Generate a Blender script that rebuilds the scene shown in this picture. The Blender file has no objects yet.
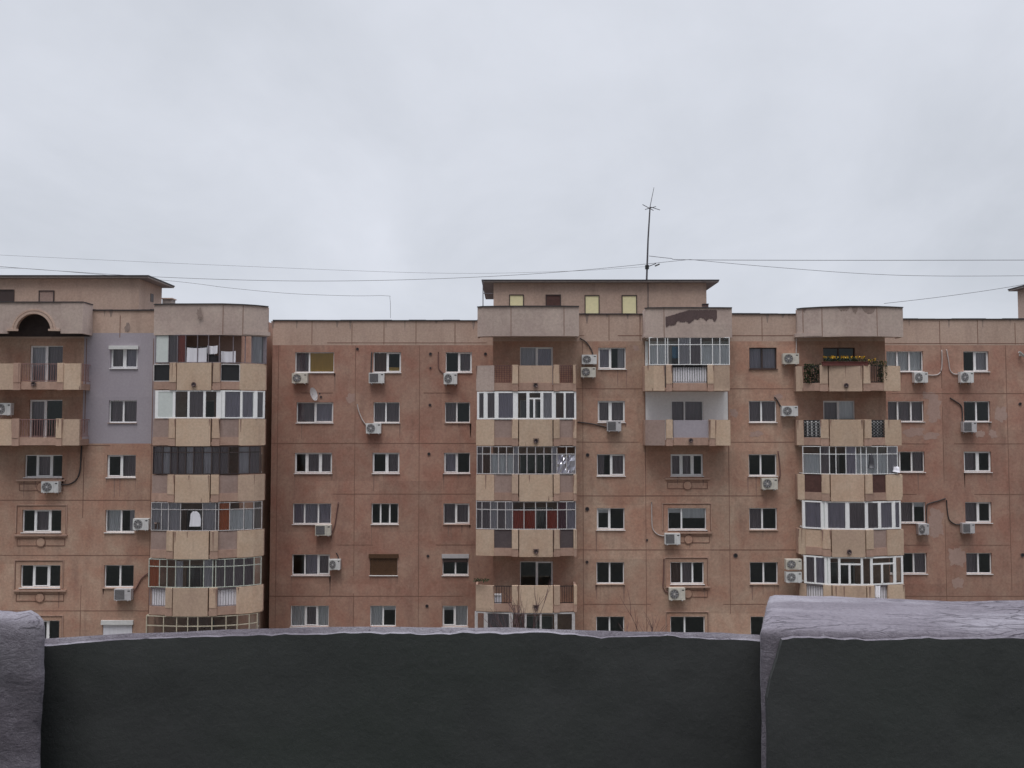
import bpy, math, random
from math import radians as R
from mathutils import Vector
random.seed(7)
scn = bpy.context.scene
COL = scn.collection

# ------------------------------------------------------------------ camera numbers
F = 860.0; PITCH = math.atan(40.0 / F); EZ = 23.5
cp, sp = math.cos(PITCH), math.sin(PITCH)

def P(px, py, Y):
    u = (px - 512.0) / F; v = (384.0 - py) / F
    t = Y / (cp - v * sp)
    return Vector((u * t, Y, EZ + t * (sp + v * cp)))

def X(px, Y, py=470): return P(px, py, Y).x
def Z(py, Y): return P(512, py, Y).z

YA, YB, YC, YD = 43.1, 46.8, 44.6, 46.8        # facade planes of the staggered sections
STOREY = {'A': (2.727, 3.91), 'B': (2.738, 3.92), 'C': (2.766, 3.97), 'D': (2.731, 3.97)}   # storey height, top window head
def zw(k, s='C'): return EZ + STOREY[s][1] - STOREY[s][0] * k            # window head of storey k (0 = top)
def zf(k, s='C'): return EZ + 2.98 - STOREY[s][0] * k                    # top of a balcony front
def zs(k, s='C'): return EZ + 1.68 - STOREY[s][0] * k                    # underside of a balcony slab
ROOF = EZ + 5.70
ROOFS = {'A': ROOF, 'B': ROOF - .08, 'C': ROOF, 'D': ROOF}

# ------------------------------------------------------------------ materials
def nodes(name):
    m = bpy.data.materials.new(name); m.use_nodes = True
    nt = m.node_tree
    b = nt.nodes['Principled BSDF']
    return m, nt, b

def add(nt, t, **kw):
    n = nt.nodes.new(t)
    for k, v in kw.items(): setattr(n, k, v)
    return n

def noise(nt, vec, scale, detail=4, rough=0.55, dist=0.0):
    n = add(nt, 'ShaderNodeTexNoise')
    n.inputs['Scale'].default_value = scale; n.inputs['Detail'].default_value = detail
    n.inputs['Roughness'].default_value = rough; n.inputs['Distortion'].default_value = dist
    nt.links.new(vec, n.inputs['Vector'])
    return n.outputs['Fac']

def ramp(nt, fac, lo, hi, a=0.0, b=1.0):
    n = add(nt, 'ShaderNodeMapRange'); n.clamp = True
    n.inputs['From Min'].default_value = lo; n.inputs['From Max'].default_value = hi
    n.inputs['To Min'].default_value = a; n.inputs['To Max'].default_value = b
    nt.links.new(fac, n.inputs['Value'])
    return n.outputs['Result']

def mixc(nt, fac, a, b, mode='MIX'):
    n = add(nt, 'ShaderNodeMix', data_type='RGBA', blend_type=mode)
    for s, v in (('Factor', fac), ('A', a), ('B', b)):
        i = [q for q in n.inputs if q.name == s and q.enabled][0] if s == 'Factor' else [q for q in n.inputs if q.name == s and q.type == 'RGBA'][0]
        if isinstance(v, (int, float)): i.default_value = v
        elif isinstance(v, tuple): i.default_value = (*v, 1)
        else: nt.links.new(v, i)
    return [o for o in n.outputs if o.type == 'RGBA'][0]

def scaled(nt, vec, s):
    n = add(nt, 'ShaderNodeMapping'); n.inputs['Scale'].default_value = s
    nt.links.new(vec, n.inputs['Vector']); return n.outputs['Vector']

def bump(nt, b, h, strength, dist=0.02):
    n = add(nt, 'ShaderNodeBump'); n.inputs['Strength'].default_value = strength; n.inputs['Distance'].default_value = dist
    nt.links.new(h, n.inputs['Height']); nt.links.new(n.outputs['Normal'], b.inputs['Normal'])

def stained(name, base, stain, blotch, amount=0.6, grain=0.25, panel=0.12, rough=0.92, streak=0.5, scale=0.45, bstr=0.35, offset=0):
    """weathered render / concrete: blotches, rain streaks, tone per panel, fine grain (world positions)"""
    m, nt, b = nodes(name)
    pos = add(nt, 'ShaderNodeNewGeometry').outputs['Position']
    mp = add(nt, 'ShaderNodeMapping'); mp.inputs['Location'].default_value = (offset, offset * .7, offset * 1.3)
    nt.links.new(pos, mp.inputs['Vector']); pos = mp.outputs['Vector']
    c = mixc(nt, ramp(nt, noise(nt, pos, scale, 6, 0.6, 0.4), .35, .72, 0, amount), base, blotch)
    sv = scaled(nt, pos, (1.5, 1.5, 0.30))
    s = ramp(nt, noise(nt, sv, 1.0, 5, 0.65), .52, .80, 0, streak*.62)
    c = mixc(nt, s, c, stain)
    sn = add(nt, 'ShaderNodeVectorMath', operation='SNAP'); sn.inputs[1].default_value = (3.4, 50, 2.76)
    nt.links.new(pos, sn.inputs[0])
    wn = add(nt, 'ShaderNodeTexWhiteNoise'); nt.links.new(sn.outputs[0], wn.inputs['Vector'])
    hv = add(nt, 'ShaderNodeHueSaturation'); nt.links.new(c, hv.inputs['Color'])
    nt.links.new(ramp(nt, wn.outputs['Value'], 0, 1, 1 - panel, 1 + panel), hv.inputs['Value'])
    g = noise(nt, pos, 9, 8, 0.7)
    gv = add(nt, 'ShaderNodeHueSaturation'); nt.links.new(hv.outputs['Color'], gv.inputs['Color'])
    nt.links.new(ramp(nt, g, .25, .75, 1 - grain, 1 + grain), gv.inputs['Value'])
    nt.links.new(gv.outputs['Color'], b.inputs['Base Color'])
    b.inputs['Roughness'].default_value = rough
    bump(nt, b, noise(nt, pos, 26, 6, 0.7), bstr, 0.012)
    return m

def plain(name, col, rough=0.6, var=0.12, metal=0.0, scale=6):
    m, nt, b = nodes(name)
    pos = add(nt, 'ShaderNodeNewGeometry').outputs['Position']
    hv = add(nt, 'ShaderNodeHueSaturation'); hv.inputs['Color'].default_value = (*col, 1)
    nt.links.new(ramp(nt, noise(nt, pos, scale, 6, 0.65), .3, .7, 1 - var, 1 + var), hv.inputs['Value'])
    nt.links.new(hv.outputs['Color'], b.inputs['Base Color'])
    b.inputs['Roughness'].default_value = rough; b.inputs['Metallic'].default_value = metal
    return m

def cloth(name, col, trans=0.25, var=.13):
    m, nt, b = nodes(name)
    pos = add(nt, 'ShaderNodeNewGeometry').outputs['Position']
    hv = add(nt, 'ShaderNodeHueSaturation'); hv.inputs['Color'].default_value = (*col, 1)
    nt.links.new(ramp(nt, noise(nt, scaled(nt, pos, (6, 6, .6)), 1.5, 5, .6), .3, .7, 1 - var, 1 + var), hv.inputs['Value'])
    nt.links.new(hv.outputs['Color'], b.inputs['Base Color']); b.inputs['Roughness'].default_value = .95
    return m

def glass_mat():
    m, nt, b = nodes('window_glass'); nt.nodes.remove(b)
    out = nt.nodes['Material Output']
    tr = add(nt, 'ShaderNodeBsdfTransparent'); tr.inputs['Color'].default_value = (.90, .93, .92, 1)
    gl = add(nt, 'ShaderNodeBsdfGlossy'); gl.inputs['Roughness'].default_value = .06
    gl.inputs['Color'].default_value = (.9, .95, .95, 1)
    pos = add(nt, 'ShaderNodeNewGeometry').outputs['Position']
    bp = add(nt, 'ShaderNodeBump'); bp.inputs['Strength'].default_value = .12; bp.inputs['Distance'].default_value = .05
    nt.links.new(noise(nt, pos, 1.1, 2), bp.inputs['Height']); nt.links.new(bp.outputs['Normal'], gl.inputs['Normal'])
    fr = add(nt, 'ShaderNodeFresnel'); fr.inputs['IOR'].default_value = 1.5
    mx = add(nt, 'ShaderNodeMixShader')
    nt.links.new(ramp(nt, fr.outputs['Fac'], 0, .5, 0, .95), mx.inputs['Fac']); nt.links.new(tr.outputs[0], mx.inputs[1]); nt.links.new(gl.outputs[0], mx.inputs[2])
    nt.links.new(mx.outputs[0], out.inputs['Surface'])
    return m

M = {
 'wall':    stained('wall_render', (.395, .217, .156), (.19, .106, .086), (.46, .325, .245), 1.0, .24, .10, streak=.9, scale=.75),
 'wall_set':stained('wall_render_red', (.345, .175, .130), (.16, .086, .073), (.405, .265, .202), 1.0, .24, .10, streak=.85, scale=.7, offset=31),
 'streak':  stained('rain_streak', (.255, .155, .122), (.18, .11, .09), (.30, .19, .15), .6, .2, .0),
 'pinkrail':plain('faded_rail', (.26, .15, .14), .7, .3),
 'band':    stained('parapet_concrete', (.46, .325, .26), (.23, .15, .125), (.53, .395, .325), .8, .18, .06, streak=.6, offset=9),
 'grey':    stained('grey_paint', (.35, .31, .345), (.25, .22, .24), (.41, .37, .40), .6, .10, .03, streak=.3),
 'white':   stained('white_paint', (.88, .85, .835), (.70, .67, .66), (.88, .86, .85), .5, .08, .02, streak=.25),
 'panel':   stained('balcony_panel', (.52, .37, .265), (.27, .165, .13), (.58, .445, .335), .9, .18, .08, streak=.75, scale=.9, offset=3),
 'panel_b': stained('balcony_panel_pinkish', (.515, .355, .255), (.27, .16, .127), (.57, .43, .325), .9, .18, .08, streak=.8, scale=1.1, offset=17),
 'panel_c': stained('balcony_panel_greyish', (.505, .368, .272), (.26, .165, .132), (.46, .325, .25), .9, .18, .08, streak=.8, scale=.8, offset=23),
 'lip':     stained('balcony_lip', (.39, .245, .19), (.18, .105, .09), (.46, .315, .245), .7, .18, .10, streak=.7, scale=1.2, offset=5),
 'toppan':  stained('top_parapet', (.50, .40, .35), (.25, .175, .155), (.40, .30, .27), .8, .18, .05, streak=.65, scale=.7, offset=12),
 'joint':   plain('joint_sealant', (.215, .12, .088), .9),
 'patch':   stained('repair_plaster', (.385, .255, .215), (.29, .175, .145), (.43, .31, .265), .7, .15, .02, streak=.3),
 'stain':   stained('soot_stain', (.10, .066, .066), (.06, .045, .048), (.15, .10, .09), .6, .3, .02),
 'faint':   stained('faint_stain', (.27, .20, .175), (.18, .125, .11), (.32, .25, .22), .7, .3, .02),
 'flash':   plain('roof_flashing', (.045, .040, .045), .7, .3),
 'pvc':     plain('white_pvc', (.88, .87, .87), .4, .05),
 'oldwhite':plain('old_white_paint', (.52, .49, .49), .6, .2),
 'cream':   plain('cream_metal', (.50, .44, .34), .6, .2),
 'greenish':plain('pale_green_metal', (.50, .52, .46), .6, .2),
 'brown':   plain('brown_frame', (.060, .040, .038), .5),
 'wood':    plain('brown_shutter', (.085, .040, .018), .6, .2),
 'black':   plain('dark_metal', (.018, .018, .020), .5),
 'rail':    plain('rusty_rail', (.13, .062, .058), .7, .3),
 'greyrail':plain('grey_rail', (.20, .17, .19), .6, .2),
 'greybrd': stained('grey_board', (.32, .225, .195), (.20, .135, .115), (.38, .28, .245), .7, .18, .05, scale=1.6),
 'darkbrd': stained('dark_board', (.085, .065, .068), (.05, .04, .042), (.11, .085, .085), .7, .2, .05, scale=1.6),
 'redbrd':  plain('dark_red_board', (.085, .036, .030), .7, .25),
 'glass':   glass_mat(),
 'room':    plain('room_plaster', (.26, .31, .30), .9),
 'c_grey':  cloth('grey_curtain', (.66, .60, .66)),
 'c_lil':   cloth('lilac_curtain', (.56, .49, .59)),
 'c_pale':  cloth('pale_curtain', (.92, .89, .93)),
 'c_dark':  cloth('dark_curtain', (.36, .285, .32)),
 'c_red':   cloth('red_curtain', (.56, .10, .065)),
 'c_orange':cloth('orange_curtain', (.78, .24, .10)),
 'c_brown': cloth('brown_curtain', (.22, .12, .10)),
 'c_mag':   cloth('magenta_curtain', (.26, .10, .14)),
 'yellow':  cloth('yellow_blind', (.80, .50, .13), var=.08),
 'paleyel': plain('pale_yellow_door', (.84, .76, .46), .6, .06),
 'ltpanel': plain('pale_plastic', (.60, .63, .61), .4, .06),
 'acwhite': plain('ac_casing', (.66, .65, .64), .45, .08),
 'acgrey':  plain('ac_old_casing', (.50, .48, .49), .55, .12),
 'acyellow': plain('ac_yellowed_casing', (.60, .56, .49), .5, .14),
 'acfan':   plain('ac_fan', (.035, .032, .036), .6),
 'hosew':   plain('pale_hose', (.50, .44, .42), .6),
 'hosed':   plain('dark_hose', (.055, .045, .045), .7),
 'hoser':   plain('brown_hose', (.16, .080, .070), .7),
 'wire':    plain('wire_rubber', (.085, .08, .09), .7),
 'dish':    plain('dish_paint', (.50, .48, .48), .5, .1),
 'leaf':    plain('leaf', (.045, .070, .030), .7, .5),
 'flower':  plain('flower_petals', (.85, .50, .04), .7, .2, scale=20),
 'pot':     plain('terracotta_planter', (.13, .038, .032), .8, .2),
 'laundry': cloth('white_laundry', (.76, .74, .79), var=.08),
 'bluecl':  cloth('blue_cloth', (.16, .34, .55), var=.1),
 'darkth':  plain('dark_plastic', (.045, .043, .050), .5),
 'arch_shade':  plain('arch_shade', (.060, .045, .045), .9, .2),
 'eave':    plain('eave_board', (.30, .255, .235), .8, .2),
 'asphalt': stained('asphalt', (.05, .05, .052), (.035, .035, .036), (.06, .06, .06), .5, .3, .0),
 'paving':  stained('paving', (.24, .23, .22), (.16, .15, .15), (.28, .27, .26), .6, .2, .05),
 'soil':    stained('dry_grass', (.075, .07, .04), (.05, .045, .03), (.10, .09, .05), .6, .3, .0),
 'bark':    plain('bark', (.10, .055, .055), .9, .3),
}
def foil_mat():
    m, nt, b = nodes('foil')
    b.inputs['Base Color'].default_value = (.62, .60, .66, 1); b.inputs['Metallic'].default_value = .9; b.inputs['Roughness'].default_value = .28
    return m
M['foil'] = foil_mat()

def cement():
    m, nt, b = nodes('rough_cement')
    pos = add(nt, 'ShaderNodeNewGeometry').outputs['Position']
    lx = scaled(nt, pos, (.55, 1.6, 1.6))                      # trowelled along the wall
    c = mixc(nt, ramp(nt, noise(nt, lx, 6, 8, .65, .8), .35, .68), (.105, .091, .108), (.172, .154, .178))
    c = mixc(nt, ramp(nt, noise(nt, scaled(nt, pos, (.8, 1.8, 1.4)), 2.4, 6, .6, .5), .50, .62, 0, .8), c, (.225, .210, .235))
    wob = add(nt, 'ShaderNodeVectorMath', operation='MULTIPLY_ADD'); nz = add(nt, 'ShaderNodeTexNoise'); nz.inputs['Scale'].default_value = 11; nz.inputs['Detail'].default_value = 6; nt.links.new(pos, nz.inputs['Vector'])
    nt.links.new(nz.outputs['Color'], wob.inputs[0]); wob.inputs[1].default_value = (.10, .05, .05); nt.links.new(pos, wob.inputs[2])
    def crack(sc_, vec, width, lo):
        v_ = add(nt, 'ShaderNodeTexVoronoi', feature='DISTANCE_TO_EDGE'); v_.inputs['Scale'].default_value = sc_; nt.links.new(scaled(nt, wob.outputs[0], vec), v_.inputs['Vector'])
        m_ = add(nt, 'ShaderNodeMath', operation='MULTIPLY'); nt.links.new(ramp(nt, v_.outputs['Distance'], 0, width, 1, 0), m_.inputs[0])
        nt.links.new(ramp(nt, noise(nt, pos, 5, 4), lo, lo+.10), m_.inputs[1]); return m_.outputs[0]
    k1 = crack(9, (.30, 1.9, 1.3), .035, .46); k2 = crack(30, (.45, 1.6, 1.2), .06, .50)
    kk = add(nt, 'ShaderNodeMath', operation='MAXIMUM'); nt.links.new(k1, kk.inputs[0]); nt.links.new(k2, kk.inputs[1])
    nrm = add(nt, 'ShaderNodeSeparateXYZ'); nt.links.new(add(nt, 'ShaderNodeNewGeometry').outputs['True Normal'], nrm.inputs[0])
    kg = add(nt, 'ShaderNodeMath', operation='MULTIPLY'); nt.links.new(kk.outputs[0], kg.inputs[0]); nt.links.new(ramp(nt, nrm.outputs['Z'], .1, .6, .0, 1), kg.inputs[1]); kk = kg
    gr = noise(nt, pos, 130, 5, .75)
    c = mixc(nt, ramp(nt, gr, .52, .70, 0, .55), c, (.05, .042, .055))
    c = mixc(nt, ramp(nt, gr, .30, .44, .45, 0), c, (.27, .255, .28))
    c = mixc(nt, ramp(nt, noise(nt, pos, 48, 6, .7), .60, .70, 0, .75), c, (.05, .04, .055))
    c = mixc(nt, ramp(nt, kk.outputs[0], 0, 1, 0, .85), c, (.028, .020, .030))
    nt.links.new(c, b.inputs['Base Color']); b.inputs['Roughness'].default_value = .95
    h = add(nt, 'ShaderNodeMath', operation='ADD')
    nt.links.new(noise(nt, scaled(nt, pos, (.7, 1.8, 1.8)), 18, 10, .75, .7), h.inputs[0])
    nt.links.new(ramp(nt, gr, .2, .8, 0, .35), h.inputs[1])
    h2 = add(nt, 'ShaderNodeMath', operation='SUBTRACT'); nt.links.new(h.outputs[0], h2.inputs[0]); nt.links.new(kk.outputs[0], h2.inputs[1])
    bump(nt, b, h2.outputs[0], .55, .012)
    return m
M['cement'] = cement()
def bitumen():
    m, nt, b = nodes('bitumen')
    pos = add(nt, 'ShaderNodeNewGeometry').outputs['Position']
    c = mixc(nt, ramp(nt, noise(nt, scaled(nt, pos, (1, 1, 2.5)), 3, 7, .6, .5), .3, .7), (.025, .0265, .0258), (.042, .044, .043))
    c = mixc(nt, ramp(nt, noise(nt, pos, 1.3, 4), .45, .7, 0, .6), c, (.022, .034, .024))
    c = mixc(nt, ramp(nt, noise(nt, pos, 120, 4, .7), .55, .75, 0, .5), c, (.050, .050, .052))
    nt.links.new(c, b.inputs['Base Color']); b.inputs['Roughness'].default_value = .85
    bump(nt, b, noise(nt, pos, 40, 8, .7), .35, .006)
    return m
M['bitumen'] = bitumen()

# ------------------------------------------------------------------ mesh builder
class MB:
    def __init__(s): s.v = []; s.f = []; s.mi = []; s.mats = []
    def m(s, key):
        if key not in s.mats: s.mats.append(key)
        return s.mats.index(key)
    def face(s, pts, mat):
        i = len(s.v); s.v += [tuple(p) for p in pts]; s.f.append(tuple(range(i, i + len(pts)))); s.mi.append(s.m(mat))
    def hexa(s, p, mat):
        # p: 8 points, bottom ring 0-3, top ring 4-7
        i = len(s.v); s.v += [tuple(q) for q in p]
        for f in ((0,3,2,1), (4,5,6,7), (0,1,5,4), (1,2,6,5), (2,3,7,6), (3,0,4,7)):
            s.f.append(tuple(i + q for q in f)); s.mi.append(s.m(mat))
    def box(s, x0, x1, y0, y1, z0, z1, mat):
        s.hexa([(x0,y0,z0),(x1,y0,z0),(x1,y1,z0),(x0,y1,z0),(x0,y0,z1),(x1,y0,z1),(x1,y1,z1),(x0,y1,z1)], mat)
    def slab(s, a, b, o0, o1, z0, z1, mat):
        """upright slab over plan line a-b; o = outward offset (towards -Y when a is left of b)"""
        d = Vector((b[0]-a[0], b[1]-a[1])); L = d.length or 1e-6; n = Vector((d.y, -d.x)) / L
        q = lambda p, o, z: (p[0] + n.x*o, p[1] + n.y*o, z)
        s.hexa([q(a,o1,z0), q(b,o1,z0), q(b,o0,z0), q(a,o0,z0), q(a,o1,z1), q(b,o1,z1), q(b,o0,z1), q(a,o0,z1)], mat)
    def tube(s, pts, r, mat, n=6, r1=None):
        pts = [Vector(p) for p in pts]; i0 = len(s.v); N = len(pts)
        for k, p in enumerate(pts):
            t = (pts[min(k+1, N-1)] - pts[max(k-1, 0)]).normalized()
            a = Vector((0,0,1)) if abs(t.z) < .9 else Vector((1,0,0))
            e = t.cross(a).normalized(); g = t.cross(e)
            rr = r if r1 is None else r + (r1 - r) * k / max(1, N-1)
            for j in range(n):
                th = 2*math.pi*j/n
                s.v.append(tuple(p + e*math.cos(th)*rr + g*math.sin(th)*rr))
        for k in range(N-1):
            for j in range(n):
                a = i0+k*n+j; b = i0+k*n+(j+1) % n
                s.f.append((a, b, b+n, a+n)); s.mi.append(s.m(mat))
        s.f.append(tuple(range(i0, i0+n))); s.mi.append(s.m(mat))
        s.f.append(tuple(range(i0+(N-1)*n, i0+N*n))); s.mi.append(s.m(mat))
    def disc(s, c, r, y0, y1, mat, n=20, inner=0.0):
        """cylinder (or ring) whose axis is Y"""
        i0 = len(s.v)
        for yy in (y0, y1):
            for rr in ((r, inner) if inner else (r,)):
                for j in range(n):
                    th = 2*math.pi*j/n
                    s.v.append((c[0]+math.cos(th)*rr, yy, c[1]+math.sin(th)*rr))
        k = s.m(mat)
        if inner:
            for j in range(n):
                a, b = j, (j+1) % n
                for f in ((a,b,n+b,n+a), (2*n+a,2*n+b,3*n+b,3*n+a), (a,b,2*n+b,2*n+a), (n+a,n+b,3*n+b,3*n+a)):
                    s.f.append(tuple(i0+q for q in f)); s.mi.append(k)
        else:
            s.f.append(tuple(i0+q for q in range(n))); s.mi.append(k)
            s.f.append(tuple(i0+n+q for q in range(n))); s.mi.append(k)
            for j in range(n):
                s.f.append((i0+j, i0+(j+1) % n, i0+n+(j+1) % n, i0+n+j)); s.mi.append(k)
    def wavy(s, a, b, back, z0, z1, mat, waves=5, amp=.025, n=None):
        """hanging cloth behind plan line a-b"""
        d = Vector((b[0]-a[0], b[1]-a[1])); L = d.length or 1e-6; nn = Vector((d.y, -d.x)) / L
        n = n or max(6, int(waves*6)); i0 = len(s.v); ph = random.uniform(0, 6)
        for k in range(n+1):
            t = k/n; w = amp*math.sin(ph+t*waves*6.28)*random.uniform(.6, 1.2)
            for z in (z0, z1):
                o = -back + w*(1 if z == z0 else .6)
                s.v.append((a[0]+d.x*t+nn.x*o, a[1]+d.y*t+nn.y*o, z))
        for k in range(n):
            q = i0+2*k; s.f.append((q, q+2, q+3, q+1)); s.mi.append(s.m(mat))
    def build(s, name, parent=None, smooth=False, loc=None):
        if not s.v: return None
        me = bpy.data.meshes.new(name); me.from_pydata(s.v, [], s.f)
        for k in s.mats: me.materials.append(M[k])
        me.polygons.foreach_set('material_index', s.mi)
        if smooth: me.polygons.foreach_set('use_smooth', [True]*len(s.f))
        me.update()
        o = bpy.data.objects.new(name, me); COL.objects.link(o)
        if loc: o.location = loc
        if parent: o.parent = parent
        return o

def tag(o, label=None, cat=None, group=None, kind=None):
    if label: o['label'] = label
    if cat: o['category'] = cat
    if group: o['group'] = group
    if kind: o['kind'] = kind
    return o
def empty(name, loc=(0,0,0)):
    o = bpy.data.objects.new(name, None); COL.objects.link(o); o.location = loc; o.empty_display_size = .2
    return o

# ------------------------------------------------------------------ setting: ground, street
g = MB(); g.box(-2500, 2500, -2500, 2500, -1, 0, 'soil'); tag(g.build('ground'), kind='structure')
g = MB(); g.box(-200, 200, 14, 24, .0, .004, 'asphalt'); tag(g.build('road'), kind='structure')
g = MB()
for y0, y1 in ((11, 14), (24, 27)): g.box(-200, 200, y0, y1, 0, .13, 'paving')
tag(g.build('pavement'), kind='structure')

# ------------------------------------------------------------------ buildings
bldA = tag(empty('apartment_building', (-20, YA, 0)), 'weathered tan apartment block at the left with arched top balcony and grey painted patch', 'building')
bldC = tag(empty('apartment_building', (10, YC, 0)), 'long stepped reddish tan apartment block right of the dark gap, in the middle and right', 'building')
OFF = {}
def part(mb, name, bld, smooth=False):
    """mesh given in world coordinates, linked as a child of the building"""
    o = mb.build(name, smooth=smooth)
    if o is None: return None
    o.parent = bld
    o.matrix_parent_inverse.identity()
    o.location = Vector((0,0,0)) - (Vector(bld.location) if bld.parent is None else Vector((0,0,0)))
    return o
def sub(mb, name, par, smooth=False):
    """child of a part: the part's origin sits at the world origin"""
    o = mb.build(name, smooth=smooth)
    if o: o.parent = par
    return o

class Sec:
    def __init__(s, name, bld, x0, x1, Y):
        s.name, s.bld, s.x0, s.x1, s.Y = name, bld, x0, x1, Y
        s.holes = []; s.paint = []; s.mat = 'wall_set' if name in 'BD' else 'wall'
XA1, XC0, XC1 = -13.6, -0.985, 19.4
A = Sec('A', bldA, -33.0, XA1, YA)
B = Sec('B', bldC, -13.07, XC0, YB)
C = Sec('C', bldC, XC0, XC1, YC)
D = Sec('D', bldC, XC1, 37.0, YD)
# grey painted area between the arched balconies and the glazed stack; white painted loggia wall
A.paint.append((X(83, YA, 400), X(155, YA, 400), Z(443.5, YA), Z(333, YA), 'grey'))
for k in (0, 3): A.paint.append((X(156, YA), XA1 - .01, zs(k, 'A') + .2, zs(k-1, 'A'), 'patch'))
C.paint.append((X(645, YC, 420), X(728.5, YC, 420), zs(0) + .25, EZ + 4.3, 'white')); C.paint.append((X(858, YC), X(886, YC) - .02, zs(2) + .25, zs(1), 'white'))
C.paint.append((X(645, YC, 420), X(728.5, YC, 420), zs(1) + .25, zs(0), 'white'))

def window(sec, px0, px1, k, splits=(.5,), fill='', frame='pvc', sill='pvc', h=1.12, ztop=None, thick=(), shutter=None, zb=None, label=None):
    """fill: one code per sash. '.' empty, g grey curtain, l lilac, p pale, d dark, b brown, Y yellow blind, H half pale blind, r red corner, t top strip"""
    zt = ztop if ztop is not None else zw(k, sec.name)
    z0 = zb if zb is not None else zt - h
    py = 424 - (0.5*(zt+z0) - EZ)*F/sec.Y
    x0, x1 = X(px0, sec.Y, py), X(px1, sec.Y, py)
    sec.holes.append((x0, x1, z0, zt))
    Y = sec.Y; fy0, fy1 = Y + .10, Y + .18
    fw = .045; mb = MB()
    mb.box(x0, x0+fw, fy0, fy1, z0, zt, frame); mb.box(x1-fw, x1, fy0, fy1, z0, zt, frame)
    mb.box(x0+fw, x1-fw, fy0, fy1, z0, z0+fw*1.3, frame); mb.box(x0+fw, x1-fw, fy0, fy1, zt-fw, zt, frame)
    edges = [x0+fw] ; W = x1 - x0
    ms = [x0 + W*t for t in splits]; mw = .04
    for m_ in ms: mb.box(m_-mw, m_+mw, fy0, fy1, z0+fw*1.3, zt-fw, frame)
    bays = []; a = x0+fw
    for m_ in ms: bays.append((a, m_-mw)); a = m_+mw
    bays.append((a, x1-fw))
    for i in thick:                                          # opening sash with its own thicker frame
        l, r = bays[i]; t = .04
        mb.box(l, l+t, fy0-.012, fy1-.02, z0+fw*1.3, zt-fw, frame); mb.box(r-t, r, fy0-.012, fy1-.02, z0+fw*1.3, zt-fw, frame)
        mb.box(l+t, r-t, fy0-.012, fy1-.02, z0+fw*1.3, z0+fw*1.3+t, frame); mb.box(l+t, r-t, fy0-.012, fy1-.02, zt-fw-t, zt-fw, frame)
    o = part(mb, 'window', sec.bld)
    if label: o['label'] = label
    gl = MB()
    for l, r in bays: gl.face([(l, fy0+.04, z0+fw), (r, fy0+.04, z0+fw), (r, fy0+.04, zt-fw), (l, fy0+.04, zt-fw)], 'glass')
    sub(gl, 'pane', o)
    cu = MB(); mats = {'g': 'c_grey', 'l': 'c_lil', 'p': 'c_pale', 'd': 'c_dark', 'b': 'c_brown', 'r': 'c_red'}
    for i, c in enumerate(fill):
        if i >= len(bays): break
        l, r = bays[i]; yb = fy1 + .05
        if c in mats:
            cu.wavy((l-.02, yb), (r+.02, yb), .03, z0+.03, zt-.02, mats[c], waves=random.uniform(3, 6))
        elif c == 'Y': cu.box(l-.01, r+.01, yb-.02, yb-.012, z0+.06, zt-.03, 'yellow')
        elif c == 'H': cu.box(l-.01, r+.01, yb-.02, yb-.012, z0+(zt-z0)*.52, zt-.03, 'c_pale')
        elif c == 't': cu.box(l-.01, r+.01, yb-.02, yb-.012, z0+(zt-z0)*.76, zt-.03, 'c_pale')
        elif c == 'h': cu.wavy((l-.02, yb), ((l*.45+r*.55), yb), .04, z0+.03, zt-.02, 'c_dark', waves=3)
        elif c == 'e': cu.wavy(((l*.5+r*.5), yb), (r+.02, yb), .04, z0+.03, zt-.02, 'c_grey', waves=3)
        elif c == 'y': cu.box(l-.01, r+.01, yb-.02, yb-.012, z0+.05, z0+.30, 'yellow'); 
        elif c == 'i': cu.box(l+.1, l+.35, yb+.15, yb+.4, z0-.1, z0+.32, 'c_pale'); cu.box(r-.3, r-.08, yb+.2, yb+.35, z0-.1, z0+.22, 'redbrd')
    sub(cu, 'curtain', o)
    if sill:
        sb = MB(); sb.box(x0-.03, x1+.03, Y-.06, Y+.10, z0-.03, z0-.003, sill); sub(sb, 'sill', o)
    if shutter == 'box':
        sb = MB(); sb.box(x0-.06, x1+.06, Y-.10, Y+.095, zt-.16, zt+.02, 'acwhite'); sub(sb, 'shutter_box', o)
    elif shutter == 'down':
        sb = MB(); sb.box(x0-.06, x1+.06, Y-.10, Y+.095, zt-.19, zt+.02, 'acwhite')
        z = z0
        while z < zt-.2: sb.box(x0+.02, x1-.02, Y+.005, Y+.03, z, z+.045, 'laundry'); z += .05
        sub(sb, 'roller_shutter', o)
    elif shutter == 'wood':
        sb = MB(); sb.box(x0-.06, x1+.06, Y-.06, Y+.095, zt-.2, zt+.02, 'wood')
        z = z0
        while z < zt-.2: sb.box(x0+.02, x1-.02, Y+.005, Y+.035, z, z+.055, 'wood'); z += .06
        sub(sb, 'roller_shutter', o)
    elif shutter == 'half':
        sb = MB(); sb.box(x0-.03, x1+.03, Y-.05, Y+.095, zt-.2, zt+.02, 'acgrey')
        sb.box(x0+.03, x1-.03, Y+.005, Y+.03, zt-.42, zt-.2, 'brown'); sub(sb, 'roller_shutter', o)
    return o

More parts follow.
